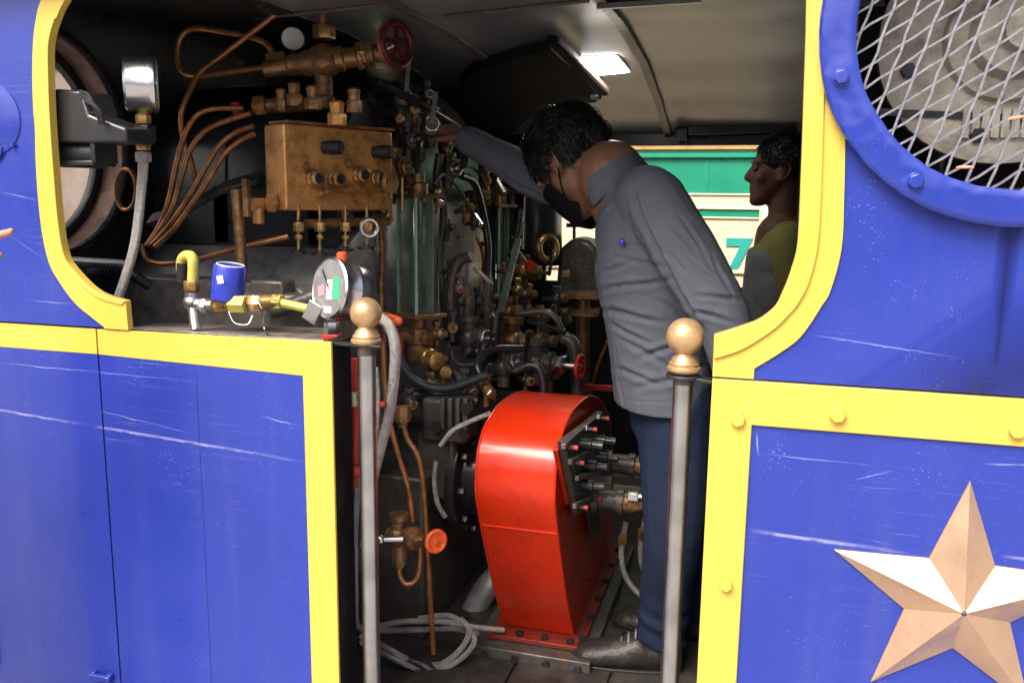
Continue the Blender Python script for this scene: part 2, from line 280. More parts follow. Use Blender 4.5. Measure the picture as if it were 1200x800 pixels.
def mkmesh(name, vs, fs, mat, smooth=38, recalc=True):
    me = bpy.data.meshes.new(name); me.from_pydata([tuple(v) for v in vs], [], fs); me.validate()
    if recalc:
        b = bmesh.new(); b.from_mesh(me); bmesh.ops.remove_doubles(b, verts=b.verts, dist=1e-6); bmesh.ops.recalc_face_normals(b, faces=b.faces); b.to_mesh(me); b.free()
    me.materials.append(mat)
    if smooth:
        me.polygons.foreach_set('use_smooth', [True]*len(me.polygons)); me.set_sharp_from_angle(angle=R_(smooth))
    return me
def root_of(o):
    while o.parent: o = o.parent
    return o
def tag(o, label, cat=None, group=None, kind=None):
    if label: o['label'] = label
    if cat: o['category'] = cat
    if group: o['group'] = group
    if kind: o['kind'] = kind
    return o
def thing(name, label, cat, loc, group=None, kind=None):
    o = bpy.data.objects.new(name, None); COL.objects.link(o); o.location = loc; o.empty_display_size = .05
    return tag(o, label, cat, group, kind)
def part(name, mb, mat, parent, smooth=38, bevel=0, seg=2, label=None, kind=None):
    off = Vector(root_of(parent).location)
    me = mkmesh(name, [v-off for v in mb.v], mb.f, mat, smooth); o = bpy.data.objects.new(name, me); COL.objects.link(o); o.parent = parent
    if bevel: bv = o.modifiers.new('bevel', 'BEVEL'); bv.width = bevel; bv.segments = seg; bv.limit_method = 'ANGLE'; bv.angle_limit = R_(40); bv.harden_normals = False
    tag(o, label, kind=kind); return o
def single(name, mb, mat, label, cat, loc=None, group=None, kind=None, smooth=38, bevel=0):
    if loc is None:
        n = len(mb.v); loc = sum(mb.v, Vector())/n; loc.z = min(v.z for v in mb.v)
    loc = Vector(loc); me = mkmesh(name, [v-loc for v in mb.v], mb.f, mat, smooth); o = bpy.data.objects.new(name, me); COL.objects.link(o); o.location = loc
    if bevel: bv = o.modifiers.new('bevel', 'BEVEL'); bv.width = bevel; bv.segments = 2; bv.limit_method = 'ANGLE'; bv.angle_limit = R_(40)
    return tag(o, label, cat, group, kind)
FLOOR = .10; GROUND = -.30; FARY = 2.3; FRONTX = -1.72; REARX = .95
def roof_z(y):
    K = [(-.08, 1.835), (.0, 1.845), (.4, 1.872), (.9, 1.882), (1.4, 1.855), (1.8, 1.79), (2.1, 1.722), (2.36, 1.655)]
    if y <= K[0][0]: return K[0][1]
    for (a, za), (b, zb) in zip(K, K[1:]):
        if y <= b: t = (y-a)/(b-a); t = t*t*(3-2*t)*.3+t*.7; return za+(zb-za)*t
    return K[-1][1]
def roofhit(px, py, off=0.):
    d = ray(px, py); t = 1.2
    for _ in range(900):
        p = CAM+d*t
        if p.z > roof_z(p.y)-off: return p
        t += .004
    return p
# ================================================================== SETTING
g = MB(); g.box((0, 0, GROUND-.05), (240, 240, .1)); single('ground', g, CONC, None, None, (0, 0, GROUND-.1), kind='structure')
# ================================================================== LOCOMOTIVE (cab body)
loco = thing('steam_locomotive', 'blue and yellow steam locomotive cab seen through its open side doorway', 'locomotive', (0, 1.1, GROUND))
def wp(px, py, Y=0.): return P(px, py, Y)
BOT = -.22; TOPZ = 1.838
def ext(p, z): return Vector((p.x, p.y, z))
# upper front side sheet, left of the opening
outL = [(74, -30), (51, 0), (44, 25), (41, 50), (40, 88), (41, 125), (43, 150), (44, 190), (47, 235), (52, 276), (60, 309), (74, 334), (91, 356), (110, 372), (124, 383)]
innL = [(104, -30), (79, 0), (68, 22), (61, 46), (59.5, 66), (60, 95), (61, 125), (63, 160), (66, 200), (71, 258), (78, 298), (90, 317), (110, 337), (126, 346), (149, 352.5)]
OL = spline([wp(*q) for q in outL], 10); IL = spline([wp(*q) for q in innL], 10)
zw = wp(124, 384).z
poly = [Vector((-1.76, 0, TOPZ))]+[ext(OL[0], TOPZ)]+OL+[Vector((OL[-1].x, 0, zw)), Vector((-1.76, 0, zw))]
side1 = part('side_panel', MB().prism(poly, (0, .008, 0)), BLUE, loco, 30)
trimL = MB().strip([p+Vector((0, -.005, 0)) for p in OL], [p+Vector((0, -.005, 0)) for p in IL], (0, .016, 0))
part('opening_trim', trimL, YEL, loco, 40)
e0, e1 = OL[-1], IL[-1]
part('trim_end', MB().prism([e0+Vector((.0, -.005, 0)), e1+Vector((0, -.005, 0)), Vector((e1.x+.002, -.005, zw-.001)), Vector((e0.x, -.005, zw-.001))], (0, .0158, 0)), YEL, loco, 40)
bl = [Vector((p.x, -.0052, p.z)) for p in IL[20:]]; bl2 = []
for i, p in enumerate(bl):
    a = bl[max(0, i-1)]; b = bl[min(len(bl)-1, i+1)]; t = (b-a).normalized(); nrm = Vector((t.z, 0, -t.x))
    if nrm.x > 0 and i < 10: nrm = -nrm
    d = OL[20+i]-IL[20+i]; nrm = Vector((d.x, 0, d.z)).normalized(); bl2.append(p+nrm*.012)
part('opening_bead', MB().strip(bl, bl2, (0, -.003, 0)), YEL, loco, 40, .001)
# lower front side sheet, left of the door seam
xs = wp(113, 386).x
yb0, yb1 = wp(0, 406).z, wp(112.5, 414.5).z; slope = (yb1-yb0)/(xs-wp(0, 406).x)
zt = zw-.004
part('side_panel', MB().prism([Vector((-1.9, 0, yb0+slope*(-1.9-wp(0, 406).x))), Vector((xs-.002, 0, yb1)), Vector((xs-.002, 0, BOT)), Vector((-1.9, 0, BOT))], (0, .006, 0)), BLUE, loco, 30)
part('waist_band', MB().prism([Vector((-1.9, -.001, zt)), Vector((xs-.002, -.001, zt)), Vector((xs-.002, -.001, yb1)), Vector((-1.9, -.001, yb0+slope*(-1.9-wp(0, 406).x)))], (0, .007, 0)), YEL, loco, 30)
# round ventilator dome at the far left edge
vc = wp(-8, 140); vent = part('ventilator_cover', MB().lathe([(0, .075), (.005, .073), (.010, .05), (.0115, .02)], vc+Vector((0, .002, 0)), -Y3, 30), BLUE, loco, 40)
hc = wp(-9, 172); part('peep_hole', MB().ring(hc+Vector((0, .001, 0)), -Y3, .022, .032, .008, 24), BLUE, loco); part('peep_hole_cover', MB().lathe([(0, .022), (.003, .022)], hc+Vector((0, .0, 0)), -Y3, 20), BLACKG, loco)
part('bolt', MB().hexn(wp(17, 170)+Vector((0, -.004, 0)), -Y3, .006, .01), BLUE, loco)
# door
xr = wp(388, 400).x; xi = wp(355, 440).x; zi0 = wp(114, 415).z; zi1 = wp(354.5, 440).z
door = part('door', MB().prism([Vector((xs+.002, 0, zi0)), Vector((xi, 0, zi1)), Vector((xi, 0, BOT)), Vector((xs+.002, 0, BOT))], (0, .006, 0)), BLUE, loco, 30)
part('door_border', MB().prism([Vector((xs+.002, -.001, zt)), Vector((xr, -.001, zt+.004)), Vector((xr, -.001, BOT)), Vector((xi, -.001, BOT)), Vector((xi, -.001, zi1)), Vector((xs+.002, -.001, zi0))], (0, .007, 0)), YEL, door, 30, .0008)
jb = MB(); jb.box((xr-.016, .047, (BOT+zt)/2), (.03, .08, zt-BOT)); jb.box(((xs+xr)/2-.02, .021, zt-.012), (xr-xs-.03, .028, .02))
part('door_edge', jb, MATTB, door, 30, .002)
xw = wp(229, 430).x; part('weld_seam', MB().tube([Vector((xw, -.0002, zi0-.035)), Vector((xw, -.0002, BOT+.01))], .0011, 6), BLUE, door)
hp = wp(121, 790); hm = MB(); hm.bar(hp+Vector((-.028, -.012, 0)), hp+Vector((.03, -.012, 0)), .012, .014); hm.box(hp+Vector((-.02, -.006, 0)), (.012, .014, .02)); hm.box(hp+Vector((.024, -.006, 0)), (.012, .014, .02))
part('door_handle', hm, BLUE, door, 30, .003)
# upper rear side sheet, right of the opening, with a round hole behind the grille
RC = Vector((.375, 0, 1.668)); RI, RO = .25, .303
outR = [(992, -40), (990, 60), (990, 170), (989, 225), (986, 290), (973, 340), (962, 359), (948, 381), (934, 398), (912, 414), (884, 431)]
innR = [(945, -40), (944, 40), (941, 130), (938.5, 200), (935, 281), (927, 316), (917, 342), (908, 359), (890.5, 373), (872, 380.5), (837, 391.5)]
beaR = [(968, -40), (967, 60), (965, 150), (963, 215), (959, 285), (949, 328), (937, 353), (925, 368), (905, 387), (870, 409), (837, 420)]
OR = spline([wp(*q) for q in outR], 10); IR = spline([wp(*q) for q in innR], 10); BR = spline([wp(*q) for q in beaR], 10)
zb = wp(884, 444).z
def semi(sgn, n=24): return [RC+Vector((sgn*math.sin(math.pi*k/n)*RI, 0, math.cos(math.pi*k/n)*RI)) for k in range(n+1)]
left = [Vector((RC.x, 0, TOPZ+.12)), Vector((OR[0].x, 0, TOPZ+.12))]+OR+[Vector((OR[-1].x, 0, zb)), Vector((RC.x, 0, zb))]+semi(-1)[::-1]
right = [Vector((RC.x, 0, TOPZ+.12)), Vector((1.6, 0, TOPZ+.12)), Vector((1.6, 0, zb)), Vector((RC.x, 0, zb))]+semi(1)[::-1]
sp_ = MB(); sp_.prism(left, (0, .008, 0)); sp_.prism(right, (0, .008, 0)); part('side_panel', sp_, BLUE, loco, 30)
part('opening_trim', MB().strip([p+Vector((0, -.005, 0)) for p in OR], [p+Vector((0, -.005, 0)) for p in IR], (0, .016, 0)), YEL, loco, 40)
part('opening_bead', MB().strip([p+Vector((0, -.0052, 0)) for p in BR], [p+Vector((0, -.0052, 0)) for p in IR], (0, -.005, 0)), YEL, loco, 40, .0018)
a, b = OR[-1], IR[-1]; xl = wp(835, 442).x
part('trim_end', MB().prism([Vector((a.x, -.005, a.z)), Vector((b.x, -.005, b.z)), Vector((xl, -.005, zb+.001)), Vector((a.x, -.005, zb+.001))], (0, .0158, 0)), YEL, loco, 40)
# lower rear side sheet with its bolted yellow frame
xv = wp(881, 497).x; zb2 = wp(881, 497).z; zr = zb-.003
part('frame_strip', MB().prism([Vector((xl, -.006, zr)), Vector((1.6, -.006, zr)), Vector((1.6, -.006, zb2)), Vector((xv, -.006, zb2)), Vector((xv, -.006, BOT)), Vector((xl, -.006, BOT))], (0, .014, 0)), YEL, loco, 30, .0015)
rear = part('side_panel', MB().prism([Vector((xv, 0, zb2)), Vector((1.6, 0, zb2)), Vector((1.6, 0, BOT)), Vector((xv, 0, BOT))], (0, .007, 0)), BLUE, loco, 30)
for q, r in (((865, 490), .0125), ((981, 484.5), .0135), ((851, 682.5), .0115), ((1190, 503), .0125)):
    c = wp(*q)+Vector((0, -.0065, 0)); part('bolt', MB().hexn(c+Vector((0, -.005, 0)), -Y3, r, .011, random.random()).lathe([(0, r*.95), (.003, r*.95)], c, -Y3, 18), YEL, loco, 30, .0012)
jb = MB(); jb.box((xl+.006, .055, (BOT+zr)/2), (.012, .085, zr-BOT)); part('rear_door_jamb', jb, BLACKG, loco, 30, .002)
# roof shell, its ribs and seams
def roof_shell(x0, x1, dz, th):
    mb = MB(); ys = [-.06+2.42*k/30 for k in range(31)]
    A = [Vector((x0, y, roof_z(y)+dz)) for y in ys]; B = [Vector((x1, y, roof_z(y)+dz)) for y in ys]; return mb.strip(A, B, (0, 0, th))
roof = part('roof', roof_shell(FRONTX, 1.6, 0, .03), CEIL, loco, 60)
ysf = [.0+2.29*k/30 for k in range(31)]; part('front_ceiling', MB().strip([Vector((FRONTX+.004, y, roof_z(y)-.006)) for y in ysf], [Vector((-1.21, y, roof_z(y)-.006)) for y in ysf], (0, 0, .004)), BOILER, roof, 60)
def rib(x, wd, ht):
    ys = [.02+2.26*k/26 for k in range(27)]; A = [Vector((x-wd/2, y, roof_z(y)-ht)) for y in ys]; B = [Vector((x+wd/2, y, roof_z(y)-ht)) for y in ys]
    return MB().strip(A, B, (0, 0, ht-.001))
part('roof_rib', rib(-.395, .028, .014), RIBM, roof, 40); part('roof_rib', rib(-.9, .02, .014), RIBM, roof, 40)
def onroof(a, b, wd, off=.005, n=10):
    pts = [roofhit(a[0]+(b[0]-a[0])*k/n, a[1]+(b[1]-a[1])*k/n, off) for k in range(n+1)]
    return MB().tube(pts, wd, 6)
part('roof_seam', onroof((520, 20), (690, 1), .006), RIBM, roof); part('roof_seam', onroof((300, 22), (452, 5), .005), RIBM, roof)
part('roof_seam', onroof((700, 6), (822, -2), .012, .012), BLACKG, roof)
# far side of the cab: sheets round an opening like the near one
fw = MB(); fw.box(((FRONTX+1.6)/2, FARY+.02, .5+.1), (1.6-FRONTX, .02, .86)); farw = part('far_side_sheet', fw, BLACKG, loco)
fw = MB(); fw.box(((FRONTX+1.6)/2, FARY-.01, 1.66), (1.6-FRONTX, .05, .06)); part('far_header', fw, BLACKG, loco, 30, .004)
p0, p1 = P(716, 153, 2.2), P(945, 146, 2.2); part('shutter_rail', MB().bar(P(806, 152, 2.2), p1+X3*.1, .03, .045), BLACKG, loco, 30, .004)
part('shutter_rail', MB().bar(P(792, 157, 2.21), P(806, 157, 2.21), .03, .05), BLACKG, loco, 30, .004)
fw = MB(); fw.box(((FRONTX-.93)/2, FARY+.018, 1.3), (-.93-FRONTX, .02, .8)); part('far_pillar', fw, BLACKG, loco); fw = MB(); fw.box((.92, FARY+.018, 1.3), (1.36, .02, .8)); part('far_pillar', fw, BLACKG, loco)
# floor
fl = MB(); fl.box(((FRONTX+1.6)/2, 1.15, FLOOR-.02), (1.6-FRONTX, 2.26, .04)); floor = part('floor', fl, FLOORM, loco)
fr = MB(); fr.box(((FRONTX+1.6)/2, 1.15, (GROUND+FLOOR-.05)/2), (1.6-FRONTX-.1, 1.9, FLOOR-.05-GROUND)); part('underframe', fr, IRON, loco)
for k in range(5):
    fl = MB(); fl.box((-.72+.265*k, .52, FLOOR+.006), (.255, .9, .012)); part('floor_plate', fl, FLOORM, floor, 30, .002)
# rear bulkhead and the machine bay behind the grille
bk = MB(); bk.box((.13, 1.2, .98), (.02, 2.2, 1.72)); part('rear_bulkhead', bk, BLACKG, loco)
bk = MB(); bk.box((.86, .75, 1.35), (1.42, .02, 1.0)); bk.box((.86, .4, 1.15), (1.42, .7, .02)); part('machine_bay', bk, IRON, loco)
# front plate with a round spectacle hole
WC = Vector((FRONTX, .275, 1.525)); WR = .275
def hole_plate(n=28):
    mb = MB(); ys = [.0, .62]; circ = [(WC.y+WR*math.cos(2*math.pi*k/n), WC.z+WR*math.sin(2*math.pi*k/n)) for k in range(n)]
    mb_v = []; mb_f = []
    for (y, z) in circ:
        dy, dz = y-WC.y, z-WC.z; s = 1e9
        if dy > 1e-6: s = min(s, (2.3-WC.y)/dy)
        if dy < -1e-6: s = min(s, (-.012-WC.y)/dy)
        if dz > 1e-6: s = min(s, (1.9-WC.z)/dz)
        if dz < -1e-6: s = min(s, (.1-WC.z)/dz)
        mb_v += [Vector((FRONTX, y, z)), Vector((FRONTX, WC.y+dy*s, WC.z+dz*s))]
    mb.add(mb_v, [(2*k, 2*k+1, 2*((k+1) % n)+1, 2*((k+1) % n)) for k in range(n)]); return mb
part('front_plate', hole_plate(), BLACKG, loco)
sp = part('porthole_reveal', MB().lathe_ring([(.0, WR-.002), (.0, WR+.012), (-.075, WR+.012), (-.075, WR-.002)], WC, X3, 44), PINKW, loco)
part('porthole_rim', MB().torus(WC+X3*.002, X3, WR+.004, .012, 44, 8), BLACKG, sp)
part('pane_frame', MB().lathe_ring([(-.095, WR-.028), (-.095, WR+.012), (-.07, WR+.012), (-.07, WR-.028)], WC, X3, 44), RUBBER, sp)
part('pane', MB().lathe([(-.084, WR-.026), (-.079, WR-.026)], WC, X3, 36), GCLEAR, sp)
# boiler side beyond the porthole, outside
tk = MB(); tk.box((-2.92, 1.12, .95), (2.35, 1.0, 2.0)); part('side_tank', tk, PALEG, loco, 30, .03)
tb = MB()
for k in range(3): tb.bar(Vector((-3.0, .615, 1.3+.24*k)), Vector((-1.76, .615, 1.3+.24*k)), .02, .03)
part('tank_strap', tb, PINKW, loco, 30)
# firebox, jacket and backhead
HX0, HX1 = FRONTX, -1.10
fb = MB(); sect = [(.42, .1), (.42, .98), (.44, 1.06), (.49, 1.14), (.56, 1.21), (.63, 1.255), (.75, 1.275), (1.7, 1.275), (1.9, 1.24), (2.02, 1.1), (2.02, .1)]
fb.prism([Vector((HX0+.005, y, z)) for y, z in sect], (HX1+.0-HX0-.005, 0, 0)); firebox = part('firebox', fb, GREYPL, loco, 50, .01)
jk = MB(); sect = [(.64+.0, 1.26), (.64, 1.42)]+[(1.25-.61*math.cos(math.pi*k/18)*(1), 1.45+.315*math.sin(math.pi*k/18)**.8) for k in range(1, 18)]+[(1.86, 1.42), (1.86, 1.26)]
jk.prism([Vector((HX0+.005, y, z)) for y, z in sect], (HX1-HX0-.01, 0, 0)); part('boiler_jacket', jk, BOILER, loco, 50, .008)
for x in (-1.2, -1.5):
    jk2 = MB(); A = [Vector((x, y-(.006 if y < 1.25 else -.006), z+.006)) for y, z in sect]; jk2.strip(A, [p+X3*.04 for p in A], (0, 0, .001)); part('jacket_band', jk2, BOILER, loco, 50)
bh = MB(); sb = [(.5, .3), (.5, 1.1), (.6, 1.26), (.8, 1.36), (1.2, 1.42), (1.6, 1.36), (1.85, 1.26), (1.98, 1.05), (1.98, .3)]
bh.prism([Vector((HX1, y, z)) for y, z in sb], (.022, 0, 0)); backhead = part('backhead', bh, GREYPL, loco, 50, .006)
for y, z in sb[1:-1]:
    c = Vector((HX1+.022, 1.24+(y-1.24)*.93, z-.045)); part('rivet', MB().ball(c, .012, 12), IRON, backhead)
# step ledge under the opening, in front of the firebox
lg = MB(); lg.prism([P(160, 324, .36), P(345, 335, .36), P(392, 372, .36), P(392, 400, .36), P(150, 388, .36)], (0, .1, 0)); part('ledge_plate', lg, LEDGE, loco, 30, .004)
lg = MB(); lg.prism([P(150, 384, .1), P(190, 378, .3), P(385, 384, .3), P(380, 398, .1)], (0, 0, -.02)); part('ledge_shelf', lg, LEDGE, loco, 30, .003)
# strap across the firebox shoulder
st = spline([P(170, 262, .44), P(205, 252, .46), P(235, 236, .5), P(262, 222, .56), P(300, 212, .6)], 5)
part('shoulder_strap', MB().strip(st, [p+Vector((.0, .03, .028)) for p in st], (0, .012, -.012)), IRON, loco, 40, .003)
# ================================================================== THINGS ON THE CAB SIDE
# handrail posts
def post(px, ytop, ybot, Y, rpx, ball, collar, label):
    top = P(px, ytop, Y); bot = Vector((top.x, Y, BOT)); k = mpp(top); r = rpx*k
    t = thing('handrail_post', label, 'handrail', bot, 'handrail posts either side of the doorway')
    part('tube', MB().lathe([(0, r), ((top-bot).length, r)], bot, Z3, 28), STEEL, t)
    part('neck', MB().lathe([(0, r*1.02), (.012, r*1.04), (.018, r*1.02)], top-Z3*.018, Z3, 28), IRON, t)
    part('collar', MB().lathe([(.003, r*1.45), (.008, r*1.72), (.013, r*1.72), (.016, r*1.5), (.02, r*1.55), (.024, r*1.32), (.03, r*1.2), (.034, r*.95), (.04, r*.85)], top, Z3, 30), BALLG, t)
    R = ball*k; part('ball_finial', MB().lathe([(R*(1-math.cos(math.pi*i/16))-.0, R*math.sin(math.pi*i/16)) for i in range(17)], top+Z3*.034, Z3, 30), BALLG, t)
    return t, top, r
t1, top1, r1 = post(429.5, 405, 800, .03, 10.5, 18.5, 30, 'steel handrail post with brass ball beside the open blue door edge')
cp = MB(); cp.prism([P(386, 401, .015), P(446, 405, .0), top1+Vector((.022, .02, .003)), Vector((xr-.03, .05, top1.z+.003))], (0, 0, -.006)); part('cap_plate', cp, BLACKG, t1, 30, .001)
t2, top2, r2 = post(801, 438, 800, .03, 11.5, 22, 26, 'steel handrail post with brass ball beside the star panel frame')
cp = MB(); c = top2; cp.lathe([(-.006, r2*1.75), (.0, r2*1.75)], c, Z3, 24); cp.bar(c+Vector((.0, 0, -.004)), Vector((xl+.004, .02, c.z-.008)), .028, .006); part('cap_plate', cp, DARKST, t2, 30, .001)
# star emblem
SCN = Vector((.355, -.0005, .744)); st = thing('star_emblem', 'faceted copper five-pointed star on the blue lower panel', 'emblem', SCN)
mb = MB(); n = 5; ring = []
for k in range(10):
    r = .2095 if k % 2 == 0 else .085; a = math.pi/2+k*math.pi/5; ring.append(SCN+Vector((r*math.cos(a), 0, r*math.sin(a))))
front = [p+Vector((0, -.004, 0)) for p in ring]; apex = SCN+Vector((0, -.052, 0))
mb.add(ring+front+[apex], [tuple(range(10))]+[(i, (i+1) % 10, 10+(i+1) % 10, 10+i) for i in range(10)])
sub = MB()
for k in range(10):   # each facet a little dented: subdivided triangle fan
    A, B = front[k], front[(k+1) % 10]; N = 8; idx = {}
    vs = []; fs = []
    for i in range(N+1):
        for j in range(N+1-i):
            l = 1-(i+j)/N; p = A*(i/N)+B*(j/N)+apex*l; d = noise.noise(p*22)*.0022*min(1, 6*min(l, 1-l) if l > 0 else 0)*(1 if (i and j) else .25)
            idx[(i, j)] = len(vs); vs.append(p+Vector((0, -d, 0)))
    for i in range(N):
        for j in range(N-i):
            fs.append((idx[i, j], idx[i+1, j], idx[i, j+1]))
            if j < N-i-1: fs.append((idx[i+1, j], idx[i+1, j+1], idx[i, j+1]))
    sub.add(vs, fs)
mb.add(sub.v, sub.f); part('star_body', mb, STARM, st, 24)
part('rivet', MB().ball(apex+Vector((0, .002, 0)), .0045, 12), IRON, st)
# grille: flange ring, bolts, expanded-metal screen
gr = thing('porthole_grille', 'round blue bolted flange with expanded metal mesh above the star panel', 'grille', RC)
gm = MB(); gm.lathe_ring([(.0, RI-.002), (.0, RO), (.013, RO), (.026, RO), (.03, RO-.004)]+[(.0305, RO-.004-(RO-RI-.007)*k/7) for k in range(1, 7)]+[(.03, RI+.003), (.027, RI-.002)], RC+Vector((0, -.001, 0)), -Y3, 220)
gm.v = [v+Vector((0, (noise.noise(v*16)*.0028+noise.noise(v*55)*.0011+noise.noise(v*110)*.0006)*(1 if v.y < -.02 else .2), 0))+(v-RC).normalized()*(noise.noise(v*9)*.003+noise.noise(v*60)*.0012) for v in gm.v]
part('flange', gm, BLUE, gr, 40)
for ang in (195, 237, 279, 321, 3, 45, 87, 129, 161):
    a = R_(ang+1); rr = (RI+RO)/2; c = RC+Vector((rr*math.cos(a), -.031, rr*math.sin(a)))
    part('bolt', MB().lathe([(0, .0135), (.003, .0135)], c, -Y3, 20).hexn(c+Vector((0, -.007, 0)), -Y3, .0115, .009, ang), BLUE, gr, 30, .001)
me_ = MB(); YM = .012
def strands(d, step, wd, Y):
    d = Vector(d).normalized(); nrm = Vector((-d.z, 0, d.x)); k = -12
    while k < 13:
        o = k*step; k += 1
        if abs(o) >= RI-.004: continue
        h = math.sqrt(RI*RI-o*o); N = 14; pts = []
        for i in range(N+1):
            s_ = -h+2*h*i/N; pts.append(Vector((RC.x, Y, RC.z))+nrm*o+d*s_+Vector((0, .0016*math.sin(s_*110), 0))+nrm*.0014*math.sin(s_*95+k))
        w1 = nrm*wd; me_.strip([p-w1 for p in pts], [p+w1 for p in pts], (0, .004, 0))
strands((.28, 0, 1), .0325, .0019, YM); strands((.83, 0, .56), .0265, .0018, YM+.0025)
WIREM = pbr('mesh_wire', (.24, .24, .27), .45, metal=.4, var=.25, vscale=30, bump=.2, dirt=(.15, .14, .15), damt=.36, dscale=30)
part('mesh_screen', me_, WIREM, gr, 30)
pm = MB()
for q in ((1131, 196), (1192, 138)):
    c = P(q[0], q[1], .0); pm.ball(c, .009, 10, (1.5, .3, .3), Matrix.Rotation(.1*q[0], 3, 'Y'))
part('petal', pm, PETAL, gr, 30)
# cream machine in the bay
mc = P(1190, 42, .22); bm_ = thing('bay_machine', 'cream motor with round boss behind the mesh grille', 'motor', Vector((mc.x, mc.y, 1.165)))
mm = MB(); mm.lathe([(0, .2), (.03, .215), (.06, .215), (.07, .19)], mc+Vector((0, .1, 0)), -Y3, 40); mm.lathe([(0, .11), (.02, .105), (.03, .075), (.06, .065), (.065, .045)], mc+Vector((0, .03, 0)), -Y3, 32)
mm.lathe([(0, .035), (.03, .033)], mc+Vector((0, -.045, 0)), -Y3, 18); part('housing', mm, CREAMM, bm_, 35)
for k in range(6): a = k*math.pi/3+.3; part('bolt', MB().hexn(mc+Vector((.17*math.cos(a), .025, .17*math.sin(a))), -Y3, .014, .014), DARKST, bm_)
for k in range(7): part('cooling_rib', MB().bar(mc+Vector((-.06+.016*k, .024, -.17)), mc+Vector((-.06+.016*k, .024, -.12)), .006, .012, X3), CREAMM, bm_)
bb = MB(); bb.box((mc.x, mc.y+.08, 1.19), (.3, .2, .06)); bb.box((mc.x, mc.y+.12, 1.3), (.2, .1, .26)); part('foot_block', bb, IRON, bm_, 30, .006)
single('guard_rail', MB().bar(P(1000, 130, .25), P(1260, 142, .25), .01, .012), DARKST, 'thin steel bar crossing behind the mesh grille', 'bar')
pv = MB(); pv.tube([P(1040, -20, .5), P(1085, 60, .5), P(1098, 130, .55), P(1092, 230, .55)], .022, 10); single('bay_pipe', pv, IRON, 'dark pipe behind the mesh grille beside the cream motor', 'pipe')
# ================================================================== LEFT INSTRUMENTS
def hose(name, pts, rpx, mat, label, cat='hose', group=None, n=12, ends=None, endmat=None, corr=0):
    w_ = spline([P(*q) for q in pts], 8); k = mpp(w_[len(w_)//2]); r = rpx*k
    if not ends:
        return single(name, MB().tube(w_, r, n), mat, label, cat, w_[0], group)
    t = thing(name, label, cat, w_[0], group); part('hose' if 'hose' in name else 'pipe', MB().tube(w_, r, n), mat, t)
    for e, nx in ((w_[0], w_[1]), (w_[-1], w_[-2])):
        ax = (nx-e).normalized(); part('union_nut', MB().hexn(e+ax*r*1.6, ax, r*1.9, r*3.2), endmat or OLDBR, t, 30, .0006)
    return t
# edge-on steel gauge on a bracket
gc = P(172, 100, .12); k = mpp(gc); t = thing('pressure_gauge', 'steel drum pressure gauge seen edge-on on black bracket by the porthole', 'gauge', gc)
R = 32*k; part('case', MB().lathe([(-.045, R*.86), (-.04, R*.95), (.0, R*.95), (.004, R), (.016, R), (.02, R*.94), (.022, R*.88)], gc, Vector((.80, .60, 0)), 40), CHROME, t)
part('dial', MB().lathe([(.022, R*.86), (.0225, R*.86)], gc, Vector((.80, .60, 0)), 36), WHITE, t)
f = MB(); f.cyl(P(168, 128, .12), P(168, 135, .12), .012); f.hexn(P(168, 140, .12), Z3, .016, .02); part('fitting', f, BRASS, t, 30); part('fitting', MB().hexn(P(168, 172, .12), Z3, .015, .016), BRASS, t, 30)
f = MB(); f.hexn(P(168, 184, .12), Z3, .017, .022); f.cyl(P(168, 190, .12), P(167, 212, .12), .011); part('hose_nut', f, STEELH, t, 30)
bar = single('bracket_arm', MB().bar(P(66, 155, .12), P(158, 157, .12), .014, .036).box(P(168, 157, .12), (.045, .03, .036)), BLACKG, 'black flat bracket arm crossing the porthole to the gauge', 'bracket', bevel=.002)
hose('gauge_hose', [(167, 205, .12), (163, 250, .12), (157, 290, .12), (147, 325, .12), (138, 350, .12)], 5.5, STEELH, 'grey braided hose hanging from the edge-on steel gauge')
# black lamp box with cables in front of the porthole
bx = thing('lamp_box', 'black lamp housing with a grey barrel before the porthole', 'lamp', P(100, 195, .02))
f = MB(); f.prism([P(62, 104, .02), P(96, 106, .02), P(104, 134, .02), P(148, 150, .02), P(148, 168, .02), P(62, 168, .02)], (0, .09, 0)); part('housing', f, BLACKG, bx, 30, .006)
f = MB(); f.cyl(P(70, 180, .06), P(122, 181, .06), .03, 24); part('barrel', f, DARKST, bx, 40, .004)
f = MB(); f.box(P(94, 192, .06), (.13, .07, .012)); f.box(P(122, 178, .06), (.012, .07, .05)); part('cradle', f, BLACKG, bx, 30, .003)
for k in range(3): part('cable', MB().tube(spline([P(94, 107+3*k, .01), P(104, 112+4*k, .0), P(112+2*k, 128, .0), P(118+2*k, 146, .01)], 5), .0035, 8), RUBBER, bx)
# corrugated conduit, coiled straw at the lower left
w_ = spline([P(96, 322, .2), P(112, 316, .2), P(135, 315, .22), P(155, 322, .25), P(175, 335, .3)], 14)
single('conduit', MB().tube(w_, [.0135 if i % 2 else .0105 for i in range(len(w_))], 12), DARKST, 'grey corrugated conduit below the porthole', 'conduit', smooth=0)
single('floor_pipe', MB().cyl(P(70, 306, .3), P(150, 311, .3), .014, 14), GREYPL, 'short grey pipe lying below the porthole rim', 'pipe')
w_ = [P(148+12*math.cos(a), 222+24*math.sin(a), .42) for a in [2*math.pi*k/24 for k in range(24)]]; single('cable_loop', MB().tube(w_, .006, 8, closed=True), COPPER, 'copper loop hanging inside the porthole rim', 'loop')
